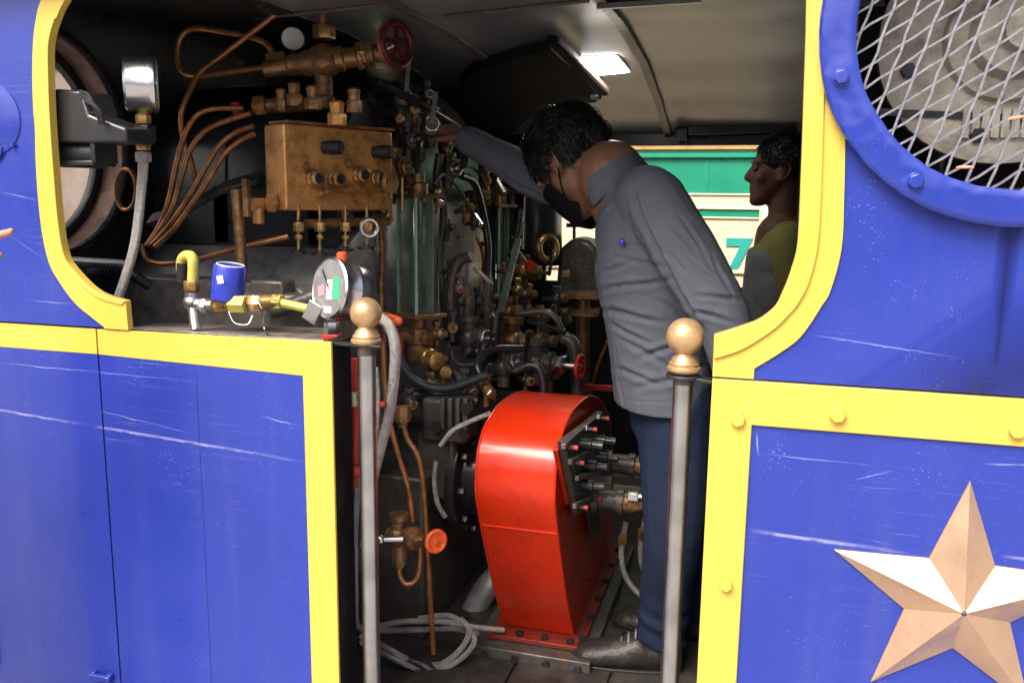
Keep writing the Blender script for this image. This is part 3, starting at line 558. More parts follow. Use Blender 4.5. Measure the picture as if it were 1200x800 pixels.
# copper pipes
CG = 'copper oil pipes'
def cu(pts, rpx, label, mat=COPPER): return hose('copper_pipe', pts, rpx, mat, label, 'pipe', CG, 10)
cu([(378, 35, .63), (377, 12, .63), (366, 0, .63), (345, 2, .62), (300, 35, .6), (262, 64, .58), (236, 84, .55), (222, 108, .52), (213, 132, .5), (214, 158, .5), (224, 190, .5), (230, 220, .52)], 3.4, 'copper pipe looping high from the bronze valve down behind other pipes')
cu([(322, 72, .62), (316, 56, .62), (300, 46, .62), (262, 38, .6), (228, 34, .59), (212, 44, .58), (208, 66, .58), (214, 84, .58), (232, 89, .58), (275, 84, .6), (325, 77, .62)], 3.6, 'copper pipe bent into a flat loop over the boiler jacket')
cu([(285, 127, .5), (250, 128, .48), (230, 136, .46), (216, 160, .45), (206, 195, .44), (199, 230, .43), (188, 262, .42), (172, 288, .41)], 3.2, 'outermost of four copper pipes curving down from the lubricator')
cu([(294, 133, .47), (265, 142, .46), (240, 154, .45), (222, 178, .44), (212, 210, .43), (200, 248, .42), (176, 286, .41)], 3.2, 'second of four copper pipes curving down from the lubricator')
cu([(297, 148, .45), (275, 156, .45), (256, 172, .44), (240, 198, .43), (222, 230, .42), (200, 262, .41), (178, 287, .4)], 3.2, 'third of four copper pipes curving down from the lubricator')
cu([(298, 157, .44), (280, 166, .44), (262, 182, .43), (246, 208, .42), (228, 235, .41), (204, 268, .4), (182, 289, .39)], 3.2, 'innermost of four copper pipes curving down from the lubricator')
cu([(166, 286, .42), (172, 303, .42), (192, 309, .42), (235, 303, .42), (285, 289, .43), (338, 277, .46)], 3.4, 'copper pipe running level under the lubricator along the shoulder')
# dark standpipe
single('standpipe', MB().tube([P(277, 222, .36), P(280, 260, .36), P(284, 318, .36)], .0135, 12).box(P(289, 232, .35), (.014, .014, .09)), OLDBR, 'rusty upright flat standpipe left of the bronze lubricator', 'pipe')
# ---------------------------------------------------------------- lubricator
A = P(335, 247, .44); B = P(461, 243, .74); A.z = B.z = (A.z+B.z)/2-.004; ax = (B-A); LX = ax.length; ax.normalize(); dp = Vector((-ax.y, ax.x, 0))
if dp.x > 0: dp = -dp
LZ = .215; DP = .095; c0 = A
lub = thing('lubricator', 'bronze lubricator box with sight valves and copper pipe unions', 'lubricator', A+ax*LX/2)
def LP(u, d, h): return c0+ax*(u*LX)+dp*d+Z3*h
bx = MB(); bx.prism([LP(0, 0, 0), LP(1, 0, 0), LP(1, DP, 0), LP(0, DP, 0)], (0, 0, LZ)); box_ = part('tank', bx, COPBOX, lub, 30, .006, 3)
for u, h in ((.12, .165), (.5, .155), (.82, .16)):
    pass
lidb = MB(); lidb.prism([LP(.02, -.004, LZ+.001), LP(1.02, -.004, LZ+.001), LP(1.02, DP-.01, LZ+.001), LP(.02, DP-.01, LZ+.001)], (0, 0, .008)); part('lid', lidb, OLDBR, lub, 30, .002)
fo = -dp
for (px, py, mt) in ((378, 168, RUBBER), (437, 175, RUBBER)):
    u = (px-335)/126; h = LZ-(py-(137+u*15))/(110-u*18)*LZ; p = LP(u, 0, h); part('knob', MB().lathe([(0, .016), (.02, .016), (.022, .019), (.05, .018), (.054, .013)], p, fo+ax*.5, 18), mt, lub)
for (px, py) in ((365, 206), (389, 207), (418, 202), (440, 206)):
    u = (px-335)/126; h = LZ-(py-(137+u*15))/(110-u*18)*LZ; p = LP(u, 0, h)
    o = part('sight_valve', MB().lathe([(0, .024), (.012, .024), (.014, .02), (.028, .019), (.03, .016)], p, fo, 20), BRASS, lub); part('sight_glass', MB().lathe([(.0301, .013), (.032, .012)], p, fo, 16), BLACKG, o)
for (px, py) in ((404, 188), (355, 192), (405, 218), (372, 225)):
    u = (px-335)/126; h = LZ-(py-(137+u*15))/(110-u*18)*LZ; p = LP(u, 0, h); part('plug', MB().hexn(p+fo*.008, fo, .013, .016).lathe([(.012, .007), (.022, .006)], p, fo, 10), BRASS, lub, 30)
f = MB(); f.cyl(LP(.3, -.03, .05), LP(.85, -.03, .055), .007, 10); f.cyl(LP(.98, -.05, .09), LP(.98, -.05, .0), .004, 8); part('linkage', f, BRASS, lub)
f = MB(); f.lathe([(0, .030), (.006, .031), (.012, .03)], LP(.83, -.055, .075), fo+ax*.3, 24); part('pointer_disc', f, BRASS, lub)
f = MB(); f.bar(LP(.83, -.05, .05), LP(.87, -.05, -.03), .008, .005, fo); part('pointer', f, BRASS, lub)
f = MB(); f.hexn(P(302, 240, .46), ax, .02, .03).hexn(P(318, 238, .45), ax, .026, .012); f.cyl(P(303, 244, .46), P(303, 262, .46), .015, 14); part('drain_union', f, COPBOX, lub, 30)
for px, yb in ((350, 297), (375, 299), (405, 294), (430, 292)):
    Y = .46+(px-345)*.0023; f = MB(); tp = P(px, 250, Y); bt = P(px, yb, Y); f.cyl(tp+Z3*.02, bt, .0045, 8); f.hexn(P(px, 266, Y), Z3, .014, .024); f.hexn(P(px, 278, Y), Z3, .01, .012)
    o = part('feed_spindle', f, BRASS, lub, 30); part('feed_wheel', MB().lathe([(0, .024), (.006, .024)], bt, Z3, 14).lathe([(0, .01), (.012, .009)], bt, Z3, 10), DARKST, o)
f = MB(); f.cyl(LP(.2, .02, -.035), LP(1.0, .02, -.03), .013, 14); part('manifold', f, OLDBR, lub)
f = MB(); f.torus(P(433, 267, .6), Vector((.5, -.85, 0)), .022, .006, 22, 8); part('ring_handle', f, CHROME, lub)
f = MB(); f.box(LP(.5, DP+.05, .1), (.06, .16, .1), Matrix((ax, dp, Z3)).transposed()); part('mount_bracket', f, IRON, lub, 30, .004)
for (px, py, rr) in ((345, 113, .018), (367, 117, .02), (395, 135, .022), (415, 120, .018), (330, 120, .016)):
    p = P(px, py, .55); f = MB(); f.hexn(p-Z3*.01, Z3, rr*1.1, .03); f.lathe([(0, rr*.8), (.02, rr*.8), (.03, rr*.95), (.036, rr*.6)], p, Z3, 16); part('filler_cap', f, OLDBR if px != 395 else COPBOX, lub, 30)
# steam turret above, with a red handwheel
tur = thing('turret_valve', 'tarnished bronze turret valve with red five-spoke handwheel under the roof', 'valve', P(380, 128, .64))
f = MB(); c = P(380, 72, .64)
f.lathe([(0, .03), (.03, .03), (.035, .024), (.09, .024), (.1, .036), (.15, .036), (.16, .028)], P(380, 128, .64), Z3, 22); f.ball(c, .046, 20)
AXT = (P(452, 55, .72)-P(330, 72, .62)).normalized()
f.lathe([(-.16, .021), (-.1, .021), (-.095, .028), (-.06, .028), (-.05, .034), (.05, .034), (.055, .027), (.085, .027), (.09, .036), (.1, .036), (.105, .026), (.12, .034), (.13, .034), (.135, .024), (.15, .024)], c, AXT, 22)
part('body', f, OLDBR, tur)
for pc, pa_, pr, ph in ((P(380, 38, .64), Z3, .03, .035), (P(325, 75, .62), AXT, .032, .05), (P(424, 63, .67), AXT, .03, .02)): part('union_nut', MB().hexn(pc, pa_, pr, ph), BRASS, tur, 30, .001)
wc = P(465, 52, .72); part('stem', MB().cyl(c+AXT*.14, wc, .008, 10), CHROME, tur)
whx = Vector((.93, -.36, .0)).normalized(); part('handwheel', MB().wheel(wc, whx, 28*mpp(wc), 5, .15), MAROON, tur); part('wheel_rim', MB().torus(wc-whx*.006, whx, 25*mpp(wc), 3.6*mpp(wc), 30, 8), COPPER, tur)
f = MB(); f.cyl(P(297, 125, .55), P(370, 122, .6), .02, 14).hexn(P(305, 124, .55), AXT, .027, .03).hexn(P(332, 122, .57), AXT, .026, .03); part('branch', f, OLDBR, tur, 30)
f = MB(); f.hexn(P(277, 127, .52), AXT, .018, .02); part('branch_nut', f, REDW, tur, 30)
f = MB(); gcp = P(343, 46, .66); f.lathe([(-.02, .032), (.0, .034), (.004, .031)], gcp, Vector((.6, -.8, .05)), 26); o = part('gauge_case', f, DARKST, tur); part('gauge_dial', MB().lathe([(.0041, .0295), (.005, .0295)], gcp, Vector((.6, -.8, .05)), 26), WHITE, o); part('gauge_stem', MB().cyl(gcp-Z3*.03, P(343, 76, .65), .008, 10), OLDBR, tur)
# canister, elbow and pipework on the ledge
YC = .16; cn = thing('filter_canister', 'small blue filter canister on brass tee at the door top', 'canister', P(266, 360, YC))
c = P(268, 331, YC); k = mpp(c); axc = Vector((.16, 0, 1)).normalized(); hh = 21*k; rr = 19*k
part('can', MB().lathe([(-hh, rr*.9), (-hh*.9, rr), (hh*.86, rr), (hh, rr*.92), (hh*1.02, rr*.7)], c, axc, 32), CAN, cn)
part('top_ring', MB().torus(c+axc*hh*1.0, axc, rr*.8, .002, 28, 6), WHITE, cn)
part('sticker', MB().box(c+Vector((.004, -rr-.0004, .01)), (.016, .0012, .018), Matrix.Rotation(-.16, 3, 'Y')), WHITE, cn)
f = MB(); f.hexn(P(262, 356, YC), axc, .022, .022).cyl(P(250, 360, YC), P(330, 352, YC), .016, 14); f.hexn(P(300, 355, YC), X3, .02, .03); part('tee', f, BRASS, cn, 30)
part('yellow_nut', MB().hexn(P(280, 356, YC-.01), X3, .021, .04), YFIT, cn, 30); f = MB(); f.cyl(P(318, 352, YC), P(362, 362, YC), .010, 12).hexn(P(326, 353, YC), X3, .017, .02); part('yellow_union', f, YFIT, cn, 30)
f = MB(); f.tube(spline([P(297, 346, YC-.02), P(306, 360, YC-.03), P(310, 385, YC-.02), P(314, 392, .1)], 6), .0018, 6).tube(spline([P(268, 365, YC-.02), P(275, 378, YC-.03), P(290, 380, YC-.03), P(296, 370, YC-.02)], 6), .0016, 6); part('tie_wire', f, CHROME, cn)
el = thing('hose_elbow', 'yellow and black hose elbow with zinc fitting left of the canister', 'fitting', P(226, 388, .15))
part('bend', MB().tube(spline([P(214, 330, .16), P(213, 308, .16), P(218, 300, .155), P(226, 304, .15), P(226, 332, .15)], 6), .0125, 12), YFIT, el); part('sleeve', MB().cyl(P(213.5, 330, .16), P(214, 308, .16), .0135, 12), RUBBER, el)
f = MB(); f.hexn(P(225, 335, .15), Z3, .018, .024); part('nut', f, BRASS, el, 30); f = MB(); f.ball(P(225, 354, .15), .02, 14).cyl(P(225, 354, .15), P(225, 342, .15), .016, 14).cyl(P(225, 356, .15), P(250, 358, .15), .014, 14).hexn(P(240, 358, .15), X3, .018, .016).cyl(P(226, 360, .15), P(230, 388, .12), .012, 12); part('elbow', f, pbr('zinc', (.5, .5, .48), .3, metal=.9, var=.2, bump=.15), el, 40)
# big face gauge
gc = P(392, 338, .13); k = mpp(gc); axg = Vector((-.80, -.60, .03)).normalized(); axg = (CAM-gc).normalized()*.72+Vector((-.69, 0, 0.03)); axg.normalize()
t = thing('pressure_gauge', 'steel pressure gauge with white pink and green stickers above the door corner', 'gauge', P(392, 400, .13)); R = 37*k
part('case', MB().lathe([(-.062, R*.86), (-.058, R*.95), (-.034, R*.95), (-.030, R*.99), (-.024, R*.99), (-.02, R*.95), (.0, R*.95), (.004, R), (.012, R), (.015, R*.93), (.013, R*.9)], gc, axg, 44), CHROME, t)
GREYD = pbr('hazy_dial', (.20, .20, .20), .25, var=.2, vscale=20, bump=.0, dirt=(.32, .32, .32), damt=.4, dscale=24, coat=.6)
dial = part('dial', MB().lathe([(.0135, R*.9), (.0139, R*.9)], gc, axg, 40), GREYD, t)
gu, gv, ga = frame_of(axg); 
def onface(x, y): return gc+gu*x*R+gv*y*R+ga*.0144
def sticker(nm, x, y, wd, ht, mt, rot=0.):
    M = Matrix((gu, gv, ga)).transposed() @ Matrix.Rotation(rot, 3, 'Z'); part(nm, MB().box(onface(x, y), (wd*R, ht*R, .001), M), mt, dial)
sgn = 1 if gu.dot(RGT) > 0 else -1
sticker('sticker', sgn*.05, -.05, .3, .62, WHITE, .1); sticker('sticker', sgn*.42, .02, .3, .72, GREENS, .12); sticker('sticker', sgn*-.42, -.12, .34, .34, PINKS, .3); sticker('sticker', sgn*.06, -.68, .42, .22, pbr('pale_pink', (.7, .5, .52), .5, bump=0), .05)
for kx in range(3): sticker('print_line', sgn*.05, .12-.14*kx, .2, .04, PINKS, .1)
part('pointer', MB().bar(onface(.0, 0), onface(sgn*-.45, .55), .004, .001, ga), RUBBER, dial)
f = MB(); f.hexn(P(389, 385, .14), Z3, .017, .03); part('stem', f, CHROME, t, 30); part('stem_base', MB().hexn(P(389, 396, .14), Z3, .022, .018), REDW, t, 30)
part('vent_plug', MB().lathe([(0, .011), (.012, .011), (.016, .007)], gc+Z3*R*.95-axg*.02, Z3, 14), ORAN, t)
single('lock_plate', MB().box(P(366, 366, .12), (.035, .004, .045), Matrix.Rotation(.5, 3, 'Y')), CHROME, 'bright clip plate at the foot of the stickered gauge', 'clip', bevel=.002)
single('ledge_rod', MB().cyl(P(318, 366, .28), P(372, 346, .3), .018, 12).cyl(P(290, 350, .3), P(420, 352, .34), .016, 12).box(P(320, 342, .33), (.09, .06, .06)), IRON, 'black oily rod ends lying on the ledge behind the canister', 'rod', bevel=.006)
# ================================================================== BACKHEAD FITTINGS
def gauge_glass(px0, py0, px1, py1, Y, wpx, label):
    a, b = P(px0, py0, Y), P(px1, py1, Y); b.x = a.x; k = mpp(a); wd = wpx*k; H = a.z-b.z; c = (a+b)/2
    t = thing('water_gauge', label, 'gauge', b, 'water gauges on the backhead')
    M = Matrix.Rotation(R_(-32), 3, 'Z'); fr = M @ Vector((0, -1, 0)); sd_ = M @ X3
    for u, d, w2 in ((0, .5, wd), ):
        part('pane', MB().box(c+fr*wd*.42, (wd*.94, .006, H), M), GGREEN, t)
    for s in (-1, 1): part('pane', MB().box(c+sd_*s*wd*.5, (.006, wd*.8, H), M), GGREEN, t)
    part('glass_tube', MB().cyl(b, a, wd*.14, 14), GCLEAR, t); part('back_strip', MB().box(c-fr*wd*.42, (wd*.34, .004, H), M), PORC, t)
    for s in (-1, 1): part('glass_edge', MB().box(c+sd_*s*wd*.47+fr*wd*.425, (wd*.07, .007, H*.99), M), EDGEG, t)
    for s in (-1, 1): part('rod', MB().cyl(b+sd_*s*wd*.44+fr*wd*.36, a+sd_*s*wd*.44+fr*wd*.36, .004, 8), BRASS, t)
    part('bottom_plate', MB().box(b-Z3*.006, (wd*1.35, wd*1.2, .012), M), BRASS, t, 30, .002); part('top_plate', MB().box(a+Z3*.006, (wd*1.25, wd*1.15, .012), M), OLDBR, t, 30, .002)
    f = MB(); f.lathe([(0, .03), (.03, .03), (.035, .022), (.06, .022)], a+Z3*.012, Z3, 18); f.cyl(a+Z3*.04, a+Z3*.04+Vector((-.11, .01, 0)), .022, 14); f.hexn(a+Z3*.045+fr*.035, fr, .022, .03); part('top_cock', f, OLDBR, t, 36)
    f = MB(); f.lathe([(-.055, .03), (-.05, .03), (-.045, .022), (-.012, .026)], b, Z3, 18); f.hexn(b-Z3*.075, Z3, .034, .045); f.cyl(b-Z3*.075, b-Z3*.075+Vector((-.11, .01, 0)), .024, 14); f.hexn(b-Z3*.075+sd_*.04, sd_, .022, .03)
    f.lathe([(-.15, .03), (-.14, .036), (-.11, .036), (-.1, .026)], b, Z3, 18); part('bottom_cock', f, OLDBR, t, 36)
    f = MB(); e = b-Z3*.128; f.lathe([(0, .024), (.05, .022), (.055, .03), (.075, .03), (.08, .026), (.12, .027), (.125, .02)], e, sd_+Vector((0, -.2, -.05)), 18); part('drain_barrel', f, BRASS, t, 36)
    return t
gauge_glass(490, 232, 492, 366, .93, 38, 'green glass water gauge nearest the bronze lubricator')
gauge_glass(585, 243, 588, 346, 1.75, 25, 'green glass water gauge beside the leaning worker\'s sleeve')
def valve(px, py, Y, s, ax, label, mat=OLDBR, wheel=None, wr=2.4, group='backhead valves', length=1., up=True):
    c = P(px, py, Y); ax = Vector(ax).normalized(); t = thing('steam_valve', label, 'valve', c-Z3*s*2, group)
    f = MB(); f.ball(c, s*1.25, 16); f.lathe([(-s*2.4, s*1.1), (-s*2, s*1.1), (-s*1.9, s*.8), (s*1.3, s*.8), (s*1.4, s*1.15), (s*1.9, s*1.15), (s*2.0, s*.7), (s*2.6*length, s*.7)], c, ax, 18)
    if up: f.lathe([(-s*2.2, s*.75), (s*1.6, s*.75), (s*1.7, s*1.05), (s*2.2, s*1.05)], c, Z3 if abs(ax.z) < .8 else X3, 16)
    part('body', f, mat, t, 36); part('gland_nut', MB().hexn(c+ax*s*2.3*length, ax, s*1.0, s*.6), BRASS if mat is OLDBR else CHROME, t, 30)
    e = c+ax*s*(3.9*length); part('stem', MB().cyl(c+ax*s*2, e, s*.28, 8), CHROME, t)
    if wheel: part('handwheel', MB().wheel(e, ax, s*wr, 5, .16), wheel, t)
    else: part('lever', MB().bar(e-Vector((0, 0, s*.3)), e+Vector((s*.6, -s*.6, s*3)), s*.5, s*.3, ax), DARKST, t)
    return t
R1 = Vector((.75, -.65, 0)); R2 = Vector((1, -.2, 0))
valve(505, 150, 1.08, .028, (.4, -.9, .1), 'dark valve under the worker\'s outstretched hand', IRON, None)
valve(470, 118, 1.0, .026, (.5, -.8, .2), 'black valve high beside the lubricator under the handwheel', IRON, None)
valve(462, 195, .9, .024, (.9, -.4, 0), 'tarnished cock above the near water gauge', OLDBR, None)
valve(525, 200, 1.2, .026, (.7, -.7, .1), 'black double cock between gauge tops', IRON, None)
valve(520, 165, 1.25, .022, (.3, -.9, .3), 'tarnished cock just under the worker\'s wrist', OLDBR, None)
valve(478, 165, .98, .024, R1, 'oily black valve right of the bronze lubricator', IRON, None)
valve(560, 232, 1.5, .026, R1, 'dark valve with brass gland between the two water gauges', OLDBR, None)
valve(545, 178, 1.4, .022, R1, 'small black cock below the worker\'s cuff', IRON, None)
valve(612, 318, 1.75, .03, R2, 'black valve with pink handwheel right of the far water gauge', OLDBR, None)
valve(600, 400, 1.4, .04, X3, 'tarnished bronze valve barrel above the red casing', OLDBR, None, length=1.1)
valve(628, 424, 1.2, .034, R2, 'black cock with red handwheel over the red casing', IRON, REDW, 1.25, length=1.2)
valve(550, 395, 1.05, .03, (.9, -.4, .05), 'black cross valve below the brown stained plate', IRON, None)
valve(590, 430, 1.05, .028, (.75, -.5, .4), 'black oiler with tipped cap above the red casing', IRON, None)
valve(506, 420, .93, .016, (1, -.3, -.1), 'small bronze cock under the near water gauge', OLDBR, None)
SMALL = [(452, 172, .92, .018, IRON), (470, 205, .92, .018, OLDBR), (438, 250, .82, .016, BRASS), (500, 110, 1.05, .016, IRON), (486, 128, 1.0, .018, OLDBR), (545, 245, 1.3, .016, OLDBR), (556, 262, 1.35, .014, IRON), (520, 435, .9, .02, OLDBR), (545, 450, .88, .02, IRON), (570, 455, .88, .018, OLDBR), (632, 372, 1.4, .018, OLDBR), (645, 440, 1.25, .018, IRON), (505, 450, .85, .016, BRASS), (620, 345, 1.65, .018, BRASS), (660, 375, 1.5, .018, OLDBR), (590, 318, 1.55, .014, OLDBR), (480, 470, .7, .016, IRON), (525, 268, 1.2, .014, IRON), (535, 335, 1.1, .018, OLDBR), (541, 352, 1.1, .02, IRON), (528, 318, 1.15, .016, OLDBR), (560, 352, 1.25, .018, IRON), (575, 372, 1.3, .02, OLDBR), (595, 366, 1.45, .022, OLDBR), (606, 340, 1.6, .02, BRASS), (612, 365, 1.6, .02, IRON), (583, 222, 1.7, .022, BRASS), (600, 225, 1.75, .018, IRON), (570, 212, 1.5, .018, OLDBR), (490, 185, 1.0, .018, IRON), (512, 235, 1.05, .014, BRASS), (470, 140, 1.0, .016, OLDBR), (530, 380, 1.0, .018, IRON), (512, 392, .95, .018, OLDBR), (640, 400, 1.35, .02, IRON), (652, 350, 1.6, .02, IRON), (560, 412, 1.0, .016, DARKST), (616, 445, 1.0, .016, DARKST)]
MARKS = [(470, 300, 'left of the near water gauge'), (515, 300, 'right of the near water gauge'), (490, 215, 'over the near water gauge'), (492, 385, 'under the near water gauge'), (570, 290, 'left of the far water gauge'), (605, 290, 'right of the far water gauge'), (588, 225, 'over the far water gauge'), (455, 180, 'beside the bronze lubricator'), (620, 450, 'over the red casing'), (530, 480, 'by the finned injector block'), (548, 283, 'on the instruction plate'), (596, 345, 'by the regulator lever'), (505, 140, "by the worker's hand"), (600, 400, 'by the bronze valve barrel'), (545, 395, 'by the black cross valve'), (642, 320, 'below the bronze oval handle'), (660, 395, 'by the thick black pipe'), (535, 335, 'by the lever stand'), (480, 110, 'under the maroon handwheel'), (440, 250, 'below the lubricator corner')]
for i_, (px_, py_, Y_, s_, m_) in enumerate(SMALL):
    mark_ = min(MARKS, key=lambda q_: (q_[0]-px_)**2+(q_[1]-py_)**2)[2]
    c = P(px_, py_, Y_); rr_ = random.Random(i_); ax_ = Vector((rr_.uniform(.3, 1), rr_.uniform(-1, -.3), rr_.uniform(-.3, .3))).normalized(); t = thing('small_cock', 'small '+{id(OLDBR): 'tarnished bronze', id(IRON): 'black iron', id(BRASS): 'bright brass', id(DARKST): 'dark steel'}[id(m_)]+(' cock with a bar handle' if i_ % 2 == 0 else ' union with hex nuts')+' '+mark_, 'fitting', c-Z3*s_*2, 'small fittings on the backhead')
    f = MB(); f.ball(c, s_*1.1, 14); f.lathe([(-s_*3.4, s_*.6), (s_*1.2, s_*.6), (s_*1.25, s_*.95), (s_*2, s_*.95), (s_*2.1, s_*.5), (s_*2.8, s_*.5)], c, ax_, 14); f.lathe([(-s_*3, s_*.55), (s_*2.4, s_*.55)], c, Z3, 12); part('body', f, m_, t, 36)
    part('nut', MB().hexn(c+ax_*s_*2.2, ax_, s_*.9, s_*.7, rr_.random()), BRASS if i_ % 3 else CHROME, t, 30); part('nut', MB().hexn(c+Z3*s_*2, Z3, s_*.85, s_*.8), m_, t, 30)
    if i_ % 2 == 0: part('handle', MB().bar(c+ax_*s_*2.8, c+ax_*s_*2.9+Vector((rr_.uniform(-2, 2), 0, rr_.uniform(1.5, 3)))*s_, s_*.45, s_*.3, ax_), CHROME if i_ % 4 else DARKST, t, 30)
# brake handle: bronze ring handle and black drum
t = thing('brake_valve', 'black brake valve drum with bronze oval handle beyond the gauges', 'valve', P(630, 330, 1.9)); f = MB(); f.lathe([(0, .1), (.02, .11), (.3, .1), (.32, .06)], P(628, 310, 1.95), Z3, 26); part('drum', f, BLACKG, t)
f = MB(); f.torus(P(642, 291, 1.8), Vector((.8, -.6, .1)), .045, .014, 26, 10); part('handle', f, BRASS, t); f = MB(); f.bar(P(612, 232, 1.9), P(650, 237, 1.9), .04, .02); part('top_bar', f, CHROME, t, 30, .003)
f = MB(); f.cyl(P(615, 228, 1.85), P(614, 262, 1.85), .008, 10); f.cyl(P(614, 262, 1.85), P(613, 292, 1.85), .013, 12); f.ball(P(615, 226, 1.85), .016, 12); part('spindle', f, CHROME, t)
# cab side bits by the far window
t = thing('window_catch', 'black ladder-shaped catch silhouetted against the green coach', 'catch', P(673, 282, 2.2)); f = MB(); f.bar(P(673, 240, 2.2), P(673, 283, 2.2), .016, .012, X3); part('upright', f, BLACKG, t, 30)
for yy in (252, 264): part('rung', MB().bar(P(664, yy, 2.2), P(683, yy, 2.2), .012, .018), BLACKG, t, 30)
f = MB(); f.prism([P(655, 292, 1.95), P(672, 278, 1.95), P(690, 282, 1.95), P(706, 300, 1.95), P(706, 350, 1.95), P(650, 350, 1.95)], (0, .2, 0)); single('reverser_box', f, IRON, 'black lumpy reverser casing beneath the ladder-shaped catch', 'casing', bevel=.02)
single('far_column', MB().tube([P(683, 340, 1.8), P(683, 405, 1.8), P(682, 520, 1.8), P(682, 600, 1.8)], .028, 14).box(P(682, 345, 1.8), (.14, .1, .025)).box(P(682, 365, 1.8), (.13, .1, .025)), OLDBR, 'rust brown column with flanges left of the worker', 'column')
single('column_block', MB().box(P(663, 321, 1.8), (.03, .03, .03)), BRASS, 'small yellow brass block on the dark casing near the worker', 'block', bevel=.003)
single('red_rail', MB().bar(P(686, 453, 1.5), P(735, 456, 1.5), .016, .02), REDW, 'dull red rail behind the worker\'s shirt hem', 'rail', bevel=.002)
# stained note plate and lever quadrant
t = thing('instruction_plate', 'stained cream instruction plate between the water gauges', 'plate', P(548, 297, 1.25)); M = Matrix.Rotation(R_(-30), 3, 'Z')
part('plate', MB().box(P(548, 283, 1.25), (.075, .004, .075), M), NOTE, t)
for k in range(5): part('printed_line', MB().box(P(552, 276+4*k, 1.247), (.05, .002, .002), M), IRON, t)
part('screw', MB().ball(P(537, 278, 1.24), .006, 10), IRON, t)
t = thing('lever_quadrant', 'black lever stand with pale flat handle between the water gauges', 'lever', P(545, 400, 1.1))
f = MB(); f.tube(spline([P(532, 400, 1.1), P(528, 350, 1.1), P(535, 310, 1.1), P(552, 300, 1.1)], 5), [.03, .026, .02, .018], 10); f.bar(P(548, 310, 1.08), P(550, 395, 1.08), .02, .012, X3); f.bar(P(571, 330, 1.15), P(570, 395, 1.15), .014, .012, X3); part('stand', f, IRON, t, 36)
f = MB(); f.bar(P(556, 314, 1.06), P(577, 333, 1.06), .012, .05, Vector((0, -1, 0.3))); part('flat_handle', f, GREYPL, t, 30, .006)
f = MB(); f.bar(P(608, 280, 1.4), P(600, 310, 1.35), .012, .022, X3); f.bar(P(600, 310, 1.35), P(580, 392, 1.2), .012, .024, X3); single('regulator_lever', f, pbr('greenish_steel', (.16, .2, .17), .4, metal=.5, var=.3, bump=.2), 'greenish flat regulator lever slanting before the far water gauge', 'lever', bevel=.002)
f = MB(); f.tube([P(608, 293, 1.5), P(620, 310, 1.5)], .004, 8); o = f; f2 = MB(); 
t = thing('pink_knob_rod', 'thin rod ending in a pink round knob near the bronze handle', 'knob', P(620, 318, 1.5)); part('rod', o, CHROME, t); part('knob', MB().lathe([(-.006, .02), (.006, .02)], P(621, 311, 1.5), R1, 18), REDW, t)
# dark pipework
def dk(name, pts, rpx, label, mat=IRON, cat='pipe', group='dark pipes around the backhead'): return hose(name, pts, rpx, mat, label, cat, group, 10)
dk('steam_pipe', [(605, 368, 1.3), (635, 365, 1.3), (648, 370, 1.3), (656, 382, 1.3), (660, 400, 1.3)], 4, 'black bent pipe right of the bronze valve barrel')
dk('steam_pipe', [(618, 376, 1.3), (640, 382, 1.28), (662, 390, 1.25)], 2.4, 'thin bright rod below the black bent pipe', DARKST)
dk('steam_pipe', [(603, 435, .98), (620, 428, .98), (632, 432, .98), (637, 450, .98), (637, 466, .98)], 5, 'pale bent pipe entering behind the red casing top', DARKST)
dk('steam_pipe', [(660, 395, 1.3), (672, 405, 1.3), (676, 440, 1.3), (677, 500, 1.3)], 8, 'thick black pipe dropping beyond the red handwheel')
dk('steam_pipe', [(690, 470, 1.5), (700, 430, 1.5), (712, 400, 1.5)], 2, 'thin brown rod left of the worker\'s shirt', OLDBR)
dk('steam_pipe', [(455, 390, .75), (480, 440, .75), (520, 455, .78), (570, 440, .85)], 5.5, 'thick black pipe under the bronze barrel', BOILER)
dk('steam_pipe', [(500, 780, .85), (540, 740, .9), (570, 690, .95), (600, 660, 1.0)], 15, 'thick scuffed grey pipe slanting up behind the red casing', GREYPL)
dk('steam_pipe', [(440, 780, .55), (480, 775, .55), (510, 790, .55), (530, 830, .55)], 8, 'black pipe bend near the floor by the handrail', BLACKG)
dk('steam_pipe', [(460, 470, .8), (500, 462, .82), (560, 470, .85)], 7, 'black horizontal pipe left of the red casing', BOILER)
dk('chain_rod', [(516, 522, .62), (530, 505, .62), (548, 495, .63), (575, 484, .66)], 3, 'bright wire-wrapped rod curving to the red casing', STEELH, 'rod')
dk('chain_rod', [(511, 540, .7), (509, 565, .7), (513, 590, .7), (522, 606, .7)], 3, 'bright wire-wrapped rod beside the black flange', STEELH, 'rod')
dk('steam_pipe', [(440, 95, .8), (470, 110, .9), (505, 130, 1.0), (540, 152, 1.15), (565, 170, 1.3)], 5, 'black pipe slanting down along the ceiling edge past the handwheel', BLACKG)
dk('steam_pipe', [(515, 180, 1.15), (512, 215, 1.15), (520, 250, 1.18), (516, 300, 1.18), (522, 370, 1.15)], 5, 'black upright pipe right of the near water gauge')
dk('steam_pipe', [(540, 205, 1.2), (556, 215, 1.3), (566, 250, 1.4), (572, 290, 1.4), (570, 330, 1.35)], 4.5, 'black curved pipe left of the far water gauge', BLACKG)
dk('steam_pipe', [(446, 255, .82), (448, 300, .82), (447, 350, .82), (452, 400, .8)], 3.5, 'thin tarnished pipe left of the near water gauge', OLDBR)
dk('steam_pipe', [(610, 245, 1.6), (606, 275, 1.6), (598, 300, 1.55)], 4, 'bright spindle right of the far water gauge', DARKST)
dk('steam_pipe', [(580, 470, .9), (560, 430, .92), (575, 410, .98), (612, 408, 1.05)], 5, 'black pipe elbow over the red casing shoulder', BLACKG)
